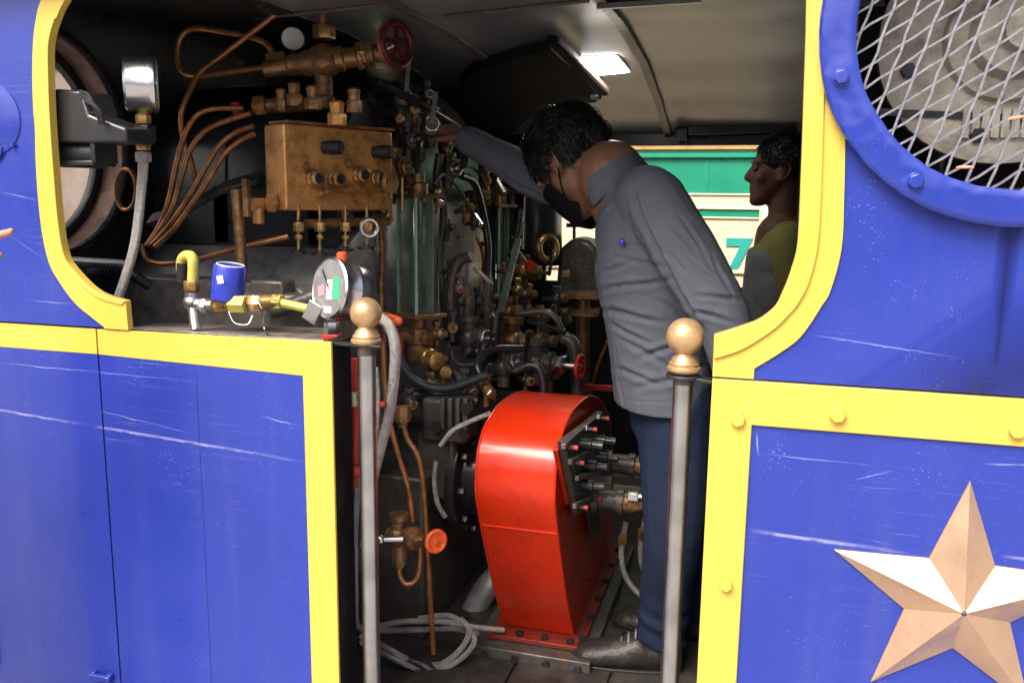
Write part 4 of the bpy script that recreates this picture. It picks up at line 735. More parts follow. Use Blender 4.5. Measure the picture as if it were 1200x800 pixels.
for i_, pts_ in enumerate([[(560, 240, 1.5), (552, 262, 1.45), (566, 300, 1.4), (562, 350, 1.3)], [(575, 225, 1.6), (563, 205, 1.5), (548, 195, 1.4), (535, 205, 1.3)], [(508, 215, 1.05), (520, 205, 1.1), (540, 225, 1.2), (552, 250, 1.3)], [(596, 350, 1.5), (604, 375, 1.5), (600, 395, 1.45)], [(640, 410, 1.3), (650, 430, 1.3), (662, 425, 1.3), (668, 400, 1.35)], [(525, 400, .98), (535, 425, .95), (560, 425, .95), (572, 412, 1.0)]]):
    hose('thin_pipe', pts_, 1.8, (COPPER, DARKST, IRON)[i_ % 3], ('thin copper pipe', 'thin steel pipe', 'thin black pipe')[i_ % 3]+' '+('curving down left of the far water gauge', 'arching over the far water gauge', 'arching from the near water gauge top', 'bending above the bronze valve barrel', 'looped beside the red handwheel valve', 'looped under the black cross valve')[i_], 'pipe', 'thin pipes on the backhead', 8)
# firehole flange left of the casing
t = thing('firehole_flange', 'black bolted flange and drum left of the red casing', 'flange', P(545, 620, .95)); c = P(548, 555, .95)
f = MB(); f.lathe([(-.3, .16), (0, .16), (.0, .19), (.03, .19), (.03, .13), (.1, .12)], c, Vector((1, -.05, 0)), 32); part('drum', f, BLACKG, t)
for k in range(10): a = 2*math.pi*k/10; part('bolt', MB().hexn(c+Vector((.038, .165*math.cos(a), .165*math.sin(a))), X3, .014, .018), DARKST, t, 30)
t = thing('injector_block', 'black finned injector block below the bronze barrel', 'block', P(530, 560, .8))
f = MB(); f.box(P(528, 488, .82), (.14, .12, .13)); f.box(P(520, 540, .85), (.12, .14, .2)); part('block', f, IRON, t, 30, .012)
for k in range(4): part('fin', MB().box(P(520+9*k, 484, .75), (.012, .03, .09)), IRON, t, 30, .002)
for q in ((545, 508), (512, 500), (548, 478)): part('nut', MB().hexn(P(q[0], q[1], .74), -Y3, .018, .024), DARKST, t, 30)
f = MB(); f.box((-1.0, 1.3, .35), (.22, 1.2, .5)); single('ash_box', f, IRON, 'black iron box under the backhead behind the red casing', 'box', bevel=.01)
# ---------------------------------------------------------------- red casing
RX0, RX1 = -.655, -.45
prof = [(.755, .16), (.64, .33), (.54, .515), (.482, .64), (.474, .70), (.487, .76), (.52, .80), (.56, .822), (.64, .842), (.72, .846), (.86, .838), (1.0, .81), (1.14, .755), (1.26, .68), (1.34, .59), (1.39, .49), (1.39, .38), (1.34, .16)]
ps = spline([Vector((0, y, z)) for y, z in prof], 4)
rc = thing('red_casing', 'glossy red blower casing with rounded top and bolted base', 'casing', Vector(((RX0+RX1)/2, .9, FLOOR+.02)))
f = MB(); f.prism([Vector((RX0, p.y, p.z)) for p in ps], (RX1-RX0, 0, 0)); sh = part('shell', f, REDP, rc, 30, .002)
for x in (RX0, RX1):
    f = MB(); f.tube([Vector((x, p.y, p.z)) for p in ps], .0035, 8); part('welded_edge', f, REDP, rc)
f = MB(); f.box(((RX0+RX1)/2, 1.06, .150), (RX1-RX0+.075, .73, .014)); part('base_flange', f, REDD, rc, 30, .002)
for k in range(6):
    for x in (RX1+.028,): part('bolt', MB().hexn(Vector((x, .74+.13*k, .163)), Z3, .011, .014), DARKST, rc, 30)
for k in range(4): part('bolt', MB().hexn(Vector((RX0-.02+.075*k, .712, .163)), Z3, .011, .014), DARKST, rc, 30)
f = MB(); f.box(((RX0+RX1)/2, 1.08, .12), (RX1-RX0+.14, .86, .04)); part('plinth', f, IRON, rc, 30, .004); part('weld_seam', MB().bar(Vector((RX0, .517, .56)), Vector((RX1, .517, .56)), .004, .003), REDP, rc)
for k in range(4): part('bolt', MB().hexn(Vector((RX0-.03+.09*k, .648, .118)), -Y3, .012, .012), DARKST, rc, 30)
# red riser plate and black bracket on the right face
f = MB(); f.prism([PX(a_, b_, RX1+.001) for a_, b_ in ((647, 527), (652, 519), (666, 588), (661, 590))], (.014, 0, 0)); part('pad_plate', f, REDP, rc, 30, .002)
f = MB(); f.prism([PX(a_, b_, RX1+.014) for a_, b_ in ((652, 516), (676, 499), (698, 481), (709, 500), (708, 545), (694, 592), (669, 602))], (.022, 0, 0)); f.prism([PX(a_, b_, RX1+.010) for a_, b_ in ((683, 590), (696, 585), (702, 625), (690, 627))], (.010, 0, 0)); brk = part('bracket', f, IRON, rc, 30, .004)
for a_, b_ in ((660, 523), (684, 502), (699, 489), (673, 593), (668, 541), (690, 583)):
    c = PX(a_, b_, RX1+.036); part('stud', MB().hexn(c+X3*.006, X3, .012, .012).cyl(c, c+X3*.026, .006, 10), DARKST, rc, 30); part('stud_tip', MB().cyl(c+X3*.026, c+X3*.036, .006, 10), REDW, rc)
for y, z in ((.80, .56), (1.02, .60)):
    c = Vector((RX1+.036, y, z)); part('bearing', MB().lathe([(0, .04), (.02, .04), (.022, .03), (.07, .03), (.072, .036), (.09, .036)], c, X3, 20), IRON, rc, 36)
for a_, b_, c_, d_ in ((660, 523, 684, 502), (668, 541, 690, 530), (676, 560, 700, 552), (673, 593, 690, 583)): part('clamp_bar', MB().bar(PX(a_, b_, RX1+.046), PX(c_, d_, RX1+.046), .012, .014), IRON, rc, 30, .002)
for a_, b_ in ((680, 520), (686, 545), (697, 515), (700, 535), (682, 568)): cc_ = PX(a_, b_, RX1+.036); part('link_pin', MB().lathe([(0, .016), (.03, .016), (.032, .011), (.06, .011)], cc_, X3, 14), DARKST, rc)
t = thing('pipe_coupling', 'brass and steel pipe couplings bolted to the red casing bracket', 'coupling', Vector((RX1+.13, .95, .5)))
for y, z in ((.80, .56), (1.02, .60)):
    c = Vector((RX1+.126, y, z)); part('coupling', MB().lathe([(0, .026), (.016, .03), (.03, .026), (.05, .02), (.1, .019), (.22, .019)], c, X3, 20), OLDBR, t); part('clamp_screw', MB().cyl(c+Vector((.03, -.03, .03)), c+Vector((.1, -.034, .035)), .006, 8), CHROME, t); part('clamp', MB().box(c+Vector((.03, -.03, .03)), (.03, .018, .022)), CHROME, t, 30, .002)
f = MB(); f.lathe([(0, .03), (.05, .03), (.055, .036), (.07, .036)], Vector((RX1+.21, .9, .47)), Z3, 22); part('flexible_joint', f, OLDBR, t)
for k, dx in enumerate((.12, .17, .21)):
    w_ = spline([Vector((RX1+dx, .9+.06*k, .46)), Vector((RX1+dx-.01, .9+.05*k, .36)), Vector((RX1+dx+.01, .92+.05*k, .27)), Vector((RX1+dx+.07, .95+.05*k, .2)), Vector((RX1+dx+.14, .98+.05*k, .17))], 6)
    part('flexible_hose', MB().tube(w_, .009, 10), STEELH, t); part('hose_nut', MB().hexn(w_[3], Z3, .014, .03), BRASS, t, 30)
# ---------------------------------------------------------------- door side hoses, valves, pipes
hose('steel_hose', [(445, 372, .13), (456, 382, .14), (463, 405, .15), (462, 440, .16), (456, 485, .17), (446, 525, .18), (436, 565, .18), (428, 620, .18)], 6.5, STEELH, 'braided steel hose arching down behind the doorway ball post', group='braided hoses')
hose('steel_hose', [(441, 430, .1), (443, 470, .1), (440, 520, .12), (432, 570, .14), (424, 640, .16)], 2.5, STEELH, 'thin braided hose hugging the handrail by the door', group='braided hoses')
hose('steel_hose', [(420, 560, .15), (416, 620, .16), (416, 690, .18), (422, 735, .3), (470, 728, .55), (520, 728, .6), (555, 734, .64), (590, 738, .7)], 3.6, STEELH, 'braided hose sweeping level above the floor to the red casing', group='braided hoses')
hose('steel_hose', [(425, 745, .3), (450, 757, .5), (485, 775, .55), (515, 778, .56), (540, 760, .58), (550, 738, .6), (540, 725, .62)], 3.6, STEELH, 'braided hose drooping in a low loop beside the red casing', group='braided hoses')
hose('steel_hose', [(430, 738, .35), (480, 738, .6), (530, 736, .64), (560, 742, .68)], 3.4, STEELH, 'lower braided hose lying against the level one', group='braided hoses')
hose('steel_hose', [(425, 752, .3), (455, 768, .5), (500, 786, .54), (535, 775, .57), (556, 748, .6), (530, 722, .63), (490, 724, .6)], 3.4, STEELH, 'braided hose making the widest low loop by the red casing', group='braided hoses')
cu([(449, 400, .3), (451, 450, .3), (456, 490, .31), (466, 530, .32), (478, 570, .34), (484, 610, .36)], 3.2, 'copper pipe falling to the orange-wheeled valve')
cu([(472, 495, .42), (478, 515, .42), (490, 535, .42), (496, 570, .43), (500, 630, .45), (504, 700, .47), (508, 765, .5)], 3.2, 'copper pipe dropping to the floor right of the orange wheel')
cu([(470, 655, .36), (468, 672, .36), (476, 684, .36), (488, 678, .37), (492, 660, .38), (492, 640, .38)], 3.2, 'copper tail bent under the orange-wheeled valve')
t = thing('union_fitting', 'bronze hex union on the copper pipe near the braided hose', 'fitting', P(472, 495, .42)); part('hex', MB().hexn(P(472, 485, .42), Z3, .019, .04), OLDBR, t, 30); part('collar', MB().lathe([(0, .012), (.02, .012)], P(472, 500, .42), Z3, 12), OLDBR, t)
c = P(468, 628, .36); t = thing('drain_valve', 'bronze drain valve with orange handwheel low beside the handrail', 'valve', P(468, 660, .36)); axv = (P(511, 634, .31)-c).normalized()
f = MB(); f.ball(c, .03, 16); f.lathe([(-.03, .022), (.03, .022), (.034, .028), (.055, .028), (.058, .018), (.075, .018)], c, axv, 18); f.lathe([(0, .02), (.04, .02), (.045, .024), (.06, .024)], c, Z3, 16); f.cyl(c-Z3*.01, c-Z3*.06, .02, 14); part('body', f, OLDBR, t, 36)
part('stem', MB().cyl(c+axv*.07, P(511, 634, .31), .006, 8), CHROME, t); part('handwheel', MB().wheel(P(511, 634, .31), Vector((.75, -.65, .1)), .030, 5, .2).lathe([(-.003, .026), (.003, .026)], P(511, 634, .31), Vector((.75, -.65, .1)), 20), ORAN, t)
c = P(446, 632, .3); part('side_cock', MB().cyl(c, c+Vector((.05, .02, 0)), .008, 10).ball(c, .012, 12), CHROME, t)
f = MB(); f.hexn(P(468, 655, .36), Z3, .018, .035); part('outlet_nut', f, OLDBR, t, 30)
# red handled isolating valve behind the post
t = thing('isolating_valve', 'red lever isolating valve behind the brass ball post', 'valve', P(466, 420, .28)); f = MB(); f.bar(P(446, 369, .26), P(466, 375, .26), .016, .018); f.ball(P(466, 376, .26), .011, 10, (1.2, 1, 1)); part('lever', f, ORAN, t, 30, .004); f = MB(); f.lathe([(0, .014), (.03, .017), (.05, .012)], P(464, 415, .30), Z3, 14); f.cyl(P(464, 412, .30), P(464, 385, .3), .005, 10); part('body', f, REDW, t)
f = MB(); w_ = spline([P(416, 420, .12), P(417, 470, .12), P(416, 540, .12), P(415, 570, .12)], 5); f.tube(w_, .008, 10); f.ball(P(417, 552, .11), .014, 12); f.cyl(P(440, 474, .14), P(452, 474, .14), .007, 10); single('red_pipe', f, REDW, 'red pipe running down inside the door edge', 'pipe')
single('pale_tag', MB().box(P(415, 468, .1), (.012, .01, .03)), NOTE, 'pale tag on the red pipe inside the door edge', 'tag', bevel=.001)
# ---------------------------------------------------------------- roof fittings
hs = [(577, 66), (612, 55), (646, 46), (668, 66), (688, 86), (705, 106), (696, 111), (664, 114), (632, 122), (612, 136), (598, 150), (572, 152), (552, 150), (542, 130), (538, 110), (541, 88), (556, 75)]
t = thing('roof_hatch_and_reflection', 'black folded roof hatch with a dark ceiling reflection built into its shape', 'hatch', roofhit(620, 100, .05))
A = [roofhit(px, py, .012) for px, py in hs]; f = MB(); nA = len(A); cA = roofhit(606, 104, .014); f.add(A+[p-Z3*.03 for p in A]+[cA, cA-Z3*.032], [(i, (i+1) % nA, 2*nA) for i in range(nA)]+[(nA+i, nA+(i+1) % nA, 2*nA+1) for i in range(nA)]+[(i, (i+1) % nA, nA+(i+1) % nA, nA+i) for i in range(nA)]); part('cover_and_reflection', f, MATTB, t, 30)  # cover outline also takes in the front plate's dark reflection in the ceiling
a, b = roofhit(646, 46, .05), roofhit(708, 109, .05); f = MB(); f.bar(a, b, .028, .022); part('frame_bar', f, MATTB, t, 30, .003); part('frame_edge', MB().bar(a+Vector((.022, 0, .0)), b+Vector((.022, 0, 0)), .008, .016), RIBM, t, 30); part('latch', MB().box(roofhit(697, 114, .06), (.03, .02, .016)), BLACKG, t, 30, .003)
t = thing('ceiling_lamp', 'lit white rectangular lamp on the cab ceiling', 'lamp', roofhit(709, 77, .0)); q = [roofhit(px, py, .006) for px, py in ((681, 69), (722, 67), (737, 85), (697, 89))]
f = MB(); f.add(q+[p+Z3*.012 for p in q], [(0, 1, 2, 3), (7, 6, 5, 4)]+[(i, (i+1) % 4, 4+(i+1) % 4, 4+i) for i in range(4)]); part('lens', f, LED, t, 30)
cq = sum(q, Vector())/4; f = MB(); q2 = [cq+(p-cq)*1.1+Z3*.003 for p in q]; f.add(q2+[p+Z3*.012 for p in q2], [(0, 1, 2, 3), (7, 6, 5, 4)]+[(i, (i+1) % 4, 4+(i+1) % 4, 4+i) for i in range(4)]); part('bezel', f, WHITE, t, 30)
# ---------------------------------------------------------------- the coach standing alongside
CY = 3.3; ch = thing('passenger_coach', 'green and cream passenger coach on the next track', 'coach', Vector((-4, CY+1, GROUND)))
xe = P(893, 200, CY).x; x0c = -9.
def cz(py, px=820): return P(px, py, CY).z
def sheet(nm, z0, z1, mt, y0=CY, th=.02): return part(nm, MB().box(((x0c+xe)/2, y0+th/2, (z0+z1)/2), (xe-x0c, th, z1-z0)), mt, ch, 30)
zc = [cz(178), cz(229), cz(245), cz(254)]
f = MB(); f.box(((x0c+xe)/2, CY+1.04, (GROUND+.25+3.1)/2), (xe-x0c-.004, 2.0, 3.1-GROUND-.25)); part('body', f, CREAMC, ch)
sheet('window_band', zc[1], 2.5, TEAL); sheet('cream_band', zc[2], zc[1], CREAMC); sheet('stripe', zc[3], zc[2], TEAL); sheet('lower_panel', -.0, zc[3], CREAMC); sheet('solebar', GROUND+.1, -.0, IRON)
part('rain_strip', MB().box(((x0c+xe)/2, CY-.012, cz(183)), (xe-x0c, .022, .022)), TEAL, ch, 30, .004)
part('moulding', MB().box(((x0c+xe)/2, CY-.008, cz(172.5)), (xe-x0c, .016, .03)), WOODO, ch, 30, .004)
for px in (745, 830): x = P(px, 200, CY).x; part('panel_seam', MB().box((x, CY-.001, (zc[1]+2.4)/2), (.006, .004, 2.4-zc[1])), TEAL, ch, 30)
for zz_ in (zc[1]+.006, zc[2]+.004, zc[3]-.004): part('beading', MB().box(((x0c+xe)/2, CY-.004, zz_), (xe-x0c, .012, .010)), CREAMC, ch, 30, .003)
for k in range(16): part('rivet', MB().ball(Vector((xe-.03-.06*k, CY-.002, cz(187))), .006, 8), TEAL, ch)
part('kick_strip', MB().box(((x0c+xe)/2, CY-.006, 1.02), (xe-x0c, .016, .02)), CREAMC, ch, 30, .003)
part('corner_post', MB().box((xe+.012, CY+.05, 1.3), (.02, .12, 2.6)), CREAMC, ch, 30, .004)
for k in range(4):
    for dy in (.35, 1.75): part('wheel', MB().lathe([(0, .3), (.03, .32), (.05, .38), (.09, .38)], Vector((-1.2-1.6*k, CY+dy, GROUND+.38)), Y3, 28), IRON, ch)
cu_ = bpy.data.curves.new('number', 'FONT'); cu_.body = '7'; cu_.size = 1.0; cu_.offset = .035; cu_.extrude = .004; tmp = bpy.data.objects.new('number_tmp', cu_); COL.objects.link(tmp); bpy.context.view_layer.update()
me = bpy.data.meshes.new_from_object(tmp.evaluated_get(bpy.context.evaluated_depsgraph_get())); bpy.data.objects.remove(tmp)
zt7, zb7 = cz(279, 867), cz(325, 867); xa, xb = P(851, 285, CY).x, P(882, 285, CY).x; vx = [v.co.x for v in me.vertices]; vy = [v.co.y for v in me.vertices]; f = MB()
for v in me.vertices:
    f.v.append(Vector((xa+(v.co.x-min(vx))/(max(vx)-min(vx))*(xb-xa), CY-.003-v.co.z, zb7+(v.co.y-min(vy))/(max(vy)-min(vy))*(zt7-zb7))))
f.f = [tuple(p.vertices) for p in me.polygons]; part('number', f, CYAN, ch, 0)
# pale station wall further back
f = MB(); f.box((3, 8.1, 1.8), (14, .2, 4.2)); sb = single('station_wall', f, WHITE, 'pale station wall beyond the end of the coach', 'wall')
# unseen building added behind the camera to give the paint and steel reflections
sb = thing('reflection_building', 'unseen long building added behind the camera for reflections', 'building', Vector((0, -18, GROUND)))
part('wall', MB().box((0, -18.2, 1.7+GROUND), (44, .3, 3.4)), pbr('reflected_plaster', (.45, .40, .33), .8, var=.15, vscale=1.5, bump=.2), sb)
for k in range(9): part('doorway', MB().box((-18+4.5*k, -18.03, 1.25+GROUND), (2.2, .06, 2.5)), pbr('dark_reflected_panel', (.03, .03, .03), .6), sb, 30, .02)  # dark panels of the added building, for bands in the reflections
# ================================================================== PEOPLE
def bake(mb, name, mat, parent, voxel=.008, smooth=6, fn=None, off=None):
    off = Vector(root_of(parent).location)
    me = bpy.data.meshes.new('tmp'); me.from_pydata([tuple(v) for v in mb.v], [], mb.f); bm = bmesh.new(); bm.from_mesh(me); bmesh.ops.recalc_face_normals(bm, faces=bm.faces); bm.to_mesh(me); bm.free()
    o = bpy.data.objects.new('tmp', me); COL.objects.link(o)
    r = o.modifiers.new('r', 'REMESH'); r.mode = 'VOXEL'; r.voxel_size = voxel
    s = o.modifiers.new('s', 'SMOOTH'); s.factor = .5; s.iterations = smooth
    bpy.context.view_layer.update(); dg = bpy.context.evaluated_depsgraph_get(); m2 = bpy.data.meshes.new_from_object(o.evaluated_get(dg)); bpy.data.objects.remove(o)
    m2.name = name
    if fn:
        nr = [v.normal.copy() for v in m2.vertices]
        for v, n_ in zip(m2.vertices, nr): v.co += n_*fn(v.co)
    for v in m2.vertices: v.co -= off
    m2.materials.clear(); m2.materials.append(mat); m2.polygons.foreach_set('use_smooth', [True]*len(m2.polygons))
    ob = bpy.data.objects.new(name, m2); COL.objects.link(ob); ob.parent = parent; return ob
def loft(mb, rings, n=24):
    """rings: (centre, u half-axis vector, v half-axis vector)"""
    vs = []
    for c, u, v in rings: vs += [c+u*math.cos(2*math.pi*k/n)+v*math.sin(2*math.pi*k/n) for k in range(n)]
    N = len(rings); fs = [(i*n+k, i*n+(k+1) % n, (i+1)*n+(k+1) % n, (i+1)*n+k) for i in range(N-1) for k in range(n)]+[tuple(range(n))[::-1], tuple((N-1)*n+k for k in range(n))]
    return mb.add(vs, fs)
def limb(mb, pts, rs, n=16):
    pts = [Vector(p) for p in pts]; w_ = spline(pts, 6); N = len(w_); rr = []
    for i in range(N):
        t = i/(N-1)*(len(rs)-1); a = int(min(t, len(rs)-2)); f = t-a; rr.append(rs[a]*(1-f)+rs[a+1]*f)
    mb.tube(w_, rr, n); mb.ball(w_[0], rs[0]*.99, n); mb.ball(w_[-1], rs[-1]*.99, n); return mb
def head_shape(mb, c, M, s=1.):
    """head about centre c (ear level); M columns: forward, left, up"""
    f, l, u = M.col[0], M.col[1], M.col[2]
    def q(x, y, z): return c+(f*x+l*y+u*z)*s
    mb.ball(q(-.012, 0, .045), .095*s, 24, (1.03, .80, .86), M); mb.ball(q(.018, 0, .0), .085*s, 20, (.85, .80, 1.0), M)
    limb(mb, [q(.02, 0, -.03), q(.055, 0, -.085)], [.066*s, .036*s], 14); mb.ball(q(.068, 0, -.098), .024*s, 12)
    limb(mb, [q(.085, 0, .02), q(.104, 0, -.022)], [.010*s, .0155*s], 10); mb.ball(q(.094, 0, -.026), .013*s, 10, (1, 1.5, .8), M)
    mb.ball(q(.078, .03, .028), .018*s, 10, (.8, 1.5, .6), M); mb.ball(q(.078, -.03, .028), .018*s, 10, (.8, 1.5, .6), M)
    for s2 in (.006, -.008): mb.ball(q(.088, 0, -.055+s2), .011*s, 10, (.7, 2.1, .6), M)
    mb.ball(q(.062, .042, -.018), .024*s, 12); mb.ball(q(.062, -.042, -.018), .024*s, 12)
    for sd in (1, -1):
        mb.ball(q(-.008, .078*sd, .002), .034*s, 14, (.62, .24, 1.0), M); mb.ball(q(-.002, .079*sd, -.022), .013*s, 10)
    return q
def ear_eyes(par, q, M, s, mat=None, shut=False):
    for sd in (1, -1):
        if shut: part('eyelash', MB().tube(spline([q(.088, .018*sd, .008), q(.0895, .031*sd, .003), q(.08, .046*sd, .008)], 4), .0016*s, 6), HAIR, par)
        e = MB(); e.ball(q(.078, .031*sd, .012), .0115*s, 14); o = part('eye', e, WHITE if not shut else (mat or SKIN), par); part('iris', MB().ball(q(.0885 if not shut else .08, .031*sd, .012), .0045*s, 10, (.4, 1, 1), M), RUBBER, o)
        b = MB(); b.tube(spline([q(.092, .016*sd, .03), q(.092, .032*sd, .036), q(.082, .052*sd, .03)], 4), .0022*s, 6); part('eyebrow', b, HAIR, par)
        er = MB(); er.tube(spline([q(.008, .081*sd, .02), q(-.006, .088*sd, .034), q(-.026, .090*sd, .02), q(-.022, .088*sd, -.006), q(-.008, .083*sd, -.026)], 5), .0042*s, 8); part('ear_rim', er, mat or SKIN, par)
def hair_mesh(q, M, s, n=900, length=.035, seed=3, low=-.03, front=.055):
    rnd = random.Random(seed); mb = MB()
    mb.ball(q(-.02, 0, .05), .100*s, 26, (1.03, .86, .90), M)
    i = 0
    while i < n:
        d = Vector((rnd.gauss(0, 1), rnd.gauss(0, 1), rnd.gauss(0, 1))).normalized()
        x, y, z = d.x*.103-.022, d.y*.088, d.z*.09+.05
        if z < low+.02*rnd.random() or (x > front and z < .085): continue
        if z < .034 and x > -.04: continue
        if z < -.03: y *= .8; x -= .004
        i += 1; p = q(x, y, z); nn = (M @ d).normalized(); nz = noise.noise_vector(d*2.2+Vector((seed, 0, 0))); fl = M @ (Vector((-.35, d.y*.5, -.5))+nz*1.1+Vector((rnd.gauss(0, .24), rnd.gauss(0, .24), rnd.gauss(0, .24)))); fl = (fl-nn*fl.dot(nn)).normalized() if fl.length > 0 else nn
        L_ = length*s*rnd.uniform(.5, 1.2)*(1.4 if rnd.random() < .05 else 1); p1 = p+nn*L_*.32+fl*L_*.35; p2 = p+nn*L_*.42+fl*L_*.9; p3 = p+nn*L_*.26+fl*L_*1.4
        mb.tube([p-nn*.006, p1, p2, p3], [.0016*s, .0017*s, .0013*s, .0003*s], 4, caps=False)
    return mb
def hand_shape(mb, wrist, d, palm_n, s=1., curl=.5, side=1, point=False):
    """d: pointing direction, palm_n: direction the palm faces; side: thumb on +x or -x of (d x palm_n)"""
    d = Vector(d).normalized(); pn = Vector(palm_n); pn = (pn-d*pn.dot(d)).normalized(); a = d.cross(pn)*side
    for k in range(4):
        o = (k-1.5)*.019*s; limb(mb, [wrist+a*o*.6+d*.008, wrist+d*.05*s+a*o*.9, wrist+d*.088*s+a*o], [.0165*s, .0155*s, .0115*s], 10)
    for k in range(4):
        o = (1.5-k)*.021*s; L_ = (.07, .08, .074, .058)[k]*s; b = wrist+d*.09*s+a*o
        c = curl*(1+.12*k) if not point else (.05 if k == 0 else 1.5); p1 = b+(d*math.cos(c*.6)+pn*math.sin(c*.6))*L_*.45; p2 = p1+(d*math.cos(c*1.5)+pn*math.sin(c*1.5))*L_*.33; p3 = p2+(d*math.cos(c*2.2)+pn*math.sin(c*2.2))*L_*.26
        limb(mb, [b, p1, p2, p3], [.0098*s, .0092*s, .0082*s, .007*s], 10)
    b = wrist+d*.028*s+a*.03*s; p1 = b+(d*.55+a*.75+pn*.25).normalized()*.042*s; p2 = p1+(d*.85+a*.25+pn*.5).normalized()*.036*s; limb(mb, [wrist+d*.02*s+a*.012*s, b, p1, p2], [.015*s, .0135*s, .011*s, .0085*s], 10)
    return mb
def boot(par, ankle, fd, s=1., zf=FLOOR, tilt=0.):
    fd = Vector((fd[0], fd[1], 0)).normalized(); sd = Vector((-fd.y, fd.x, 0)); a = Vector((ankle.x, ankle.y, zf))
    rings = []
    for x, h, wd, zc in ((-.075, .03, .022, .05), (-.07, .05, .034, .055), (-.03, .056, .040, .062), (.03, .05, .040, .056), (.09, .038, .045, .045), (.14, .034, .047, .04), (.18, .028, .042, .036), (.205, .018, .026, .03), (.21, .008, .012, .028)):
        rings.append((a+fd*x*s+Z3*zc*s, sd*wd*s, Z3*h*s))
    mb = MB(); loft(mb, rings, 20); limb(mb, [a+Z3*.07*s-fd*.015, a+Z3*.15*s-fd*.012], [.052*s, .054*s]); b = bake(mb, 'boot', BOOT, par, .006, 4)
    sl = MB(); A = []; 
    for k in range(28):
        t = 2*math.pi*k/28; x = math.cos(t); y = math.sin(t); A.append(a+fd*(.068+x*.148)*s+sd*y*(.040+.010*max(0, x))*s)
    sl.prism(A, (0, 0, .018*s)); part('sole', sl, RUBBER, b, 40, .003)
    for k in range(4):
        c = a+fd*(.045+.018*k)*s+Z3*(.106-.012*k)*s; part('lace', MB().tube(spline([c-sd*.026*s-Z3*.008, c+Z3*.004, c+sd*.026*s-Z3*.008], 4), .0026, 6), STEELH, b)
    return b
def folds(axis, amp=.006, fr=(5, 22), seed=0):
    ax = Vector(axis).normalized(); u, v, a = frame_of(ax)
    def fn(p):
        x = Vector((p.dot(a)*fr[0], p.dot(u)*fr[1]*.6, p.dot(v)*fr[1]*.6))+Vector((seed, seed*1.7, 0)); w_ = noise.noise(p*5+Vector((seed, 0, 0)))*1.3
        r = 1-abs(noise.noise(x+Vector((0, w_, w_))))*1.6; r = max(0, r); r2 = max(0, 1-abs(noise.noise(x*1.7+Vector((9, w_, 3))))*1.6)
        return amp*(.55*noise.noise(x*.5)-1.0*r**5-.5*r2**6+.25)
    return fn
def collar_mesh(c, M, rx, ry, h, openf=.35):
    """fold-over collar: ring round the neck, open at the front (M: fwd,left,up)"""
    f, l, u = M.col[0], M.col[1], M.col[2]; mb = MB(); rows = []; n = 30
    for k in range(n+1):
        t = openf+(2*math.pi-2*openf)*k/n; d = f*math.cos(t)*rx+l*math.sin(t)*ry; fr_ = math.cos(t)
        drop = h*(1.0+.5*max(0, fr_))
        rows.append([c+d*1.0-u*.012, c+d*.97+u*h*.8, c+d*1.02+u*h*.92, c+d*1.09+u*(h*.4-drop*.45), c+d*1.2+u*(-drop*1.0)])
    m_ = len(rows[0]); vs = [p for r in rows for p in r]; fs = [(i*m_+j, (i+1)*m_+j, (i+1)*m_+j+1, i*m_+j+1) for i in range(n) for j in range(m_-1)]
    mb.add(vs, fs); return mb
def cmat(f, u):
    f = Vector(f).normalized(); u = Vector(u); u = (u-f*u.dot(f)).normalized(); return Matrix((f, u.cross(f), u)).transposed()
# ---------------------------------------------------------------- the worker
wk = thing('person', 'worker in grey shirt, navy trousers and black mask reaching for a valve', 'person', Vector((P(765, 780, .74).x, .78, FLOOR)))
YB = .74
hipc = P(790, 470, YB); neck = P(716, 205, YB-.02); hc = P(671, 196, YB+.02)
th, ps_ = R_(52), R_(26); HM = cmat(Vector((-math.cos(th)*math.cos(ps_), math.cos(th)*math.sin(ps_), -math.sin(th))), Vector((-math.sin(th)*math.cos(ps_), math.sin(th)*math.sin(ps_), math.cos(th))))
body = MB(); q = head_shape(body, hc, HM, 1.03)
limb(body, [q(-.035, 0, -.02), q(-.045, 0, -.09), neck+Vector((.03, 0, -.03))], [.058, .053, .055])
shN = P(768, 240, .57); elN = P(842, 362, .50); wrN = P(872, 470, .52); shF = P(742, 222, .91); elF = P(640, 214, 1.0); wrF = P(545, 163, 1.06)
limb(body, [neck, P(760, 290, YB), hipc], [.09, .11, .11]); limb(body, [shN, elN, wrN], [.045, .04, .028]); limb(body, [shF, elF, wrF], [.045, .04, .028])
AG = PZ(764, 786, FLOOR); AF = PZ(806, 752, FLOOR); hpN = P(792, 480, .66); knN = P(790, 620, .63); anN = AG+Vector((.02, .01, .10)); hpF = P(806, 480, .84); knF = P(815, 620, .84); anF = AF+Z3*.1
limb(body, [hpN, knN, anN], [.07, .05, .035]); limb(body, [hpF, knF, anF], [.07, .05, .035]); limb(body, [hipc, hpN], [.1, .07]); limb(body, [hipc, hpF], [.1, .07])
hand_shape(body, wrF, P(505, 142, 1.06)-wrF, Vector((0, .3, -1)), 1.0, .75, 1); hand_shape(body, wrN, Vector((.1, .3, -1)), Vector((-1, 0, 0)), 1.0, .5, 1)
bake(body, 'body', SKIN, wk, .0062, 4); ear_eyes(wk, q, HM, 1.06, None, True)
part('hair', hair_mesh(q, HM, 1.05, 9500, .028, 3, -.062), HAIR, wk, 60)
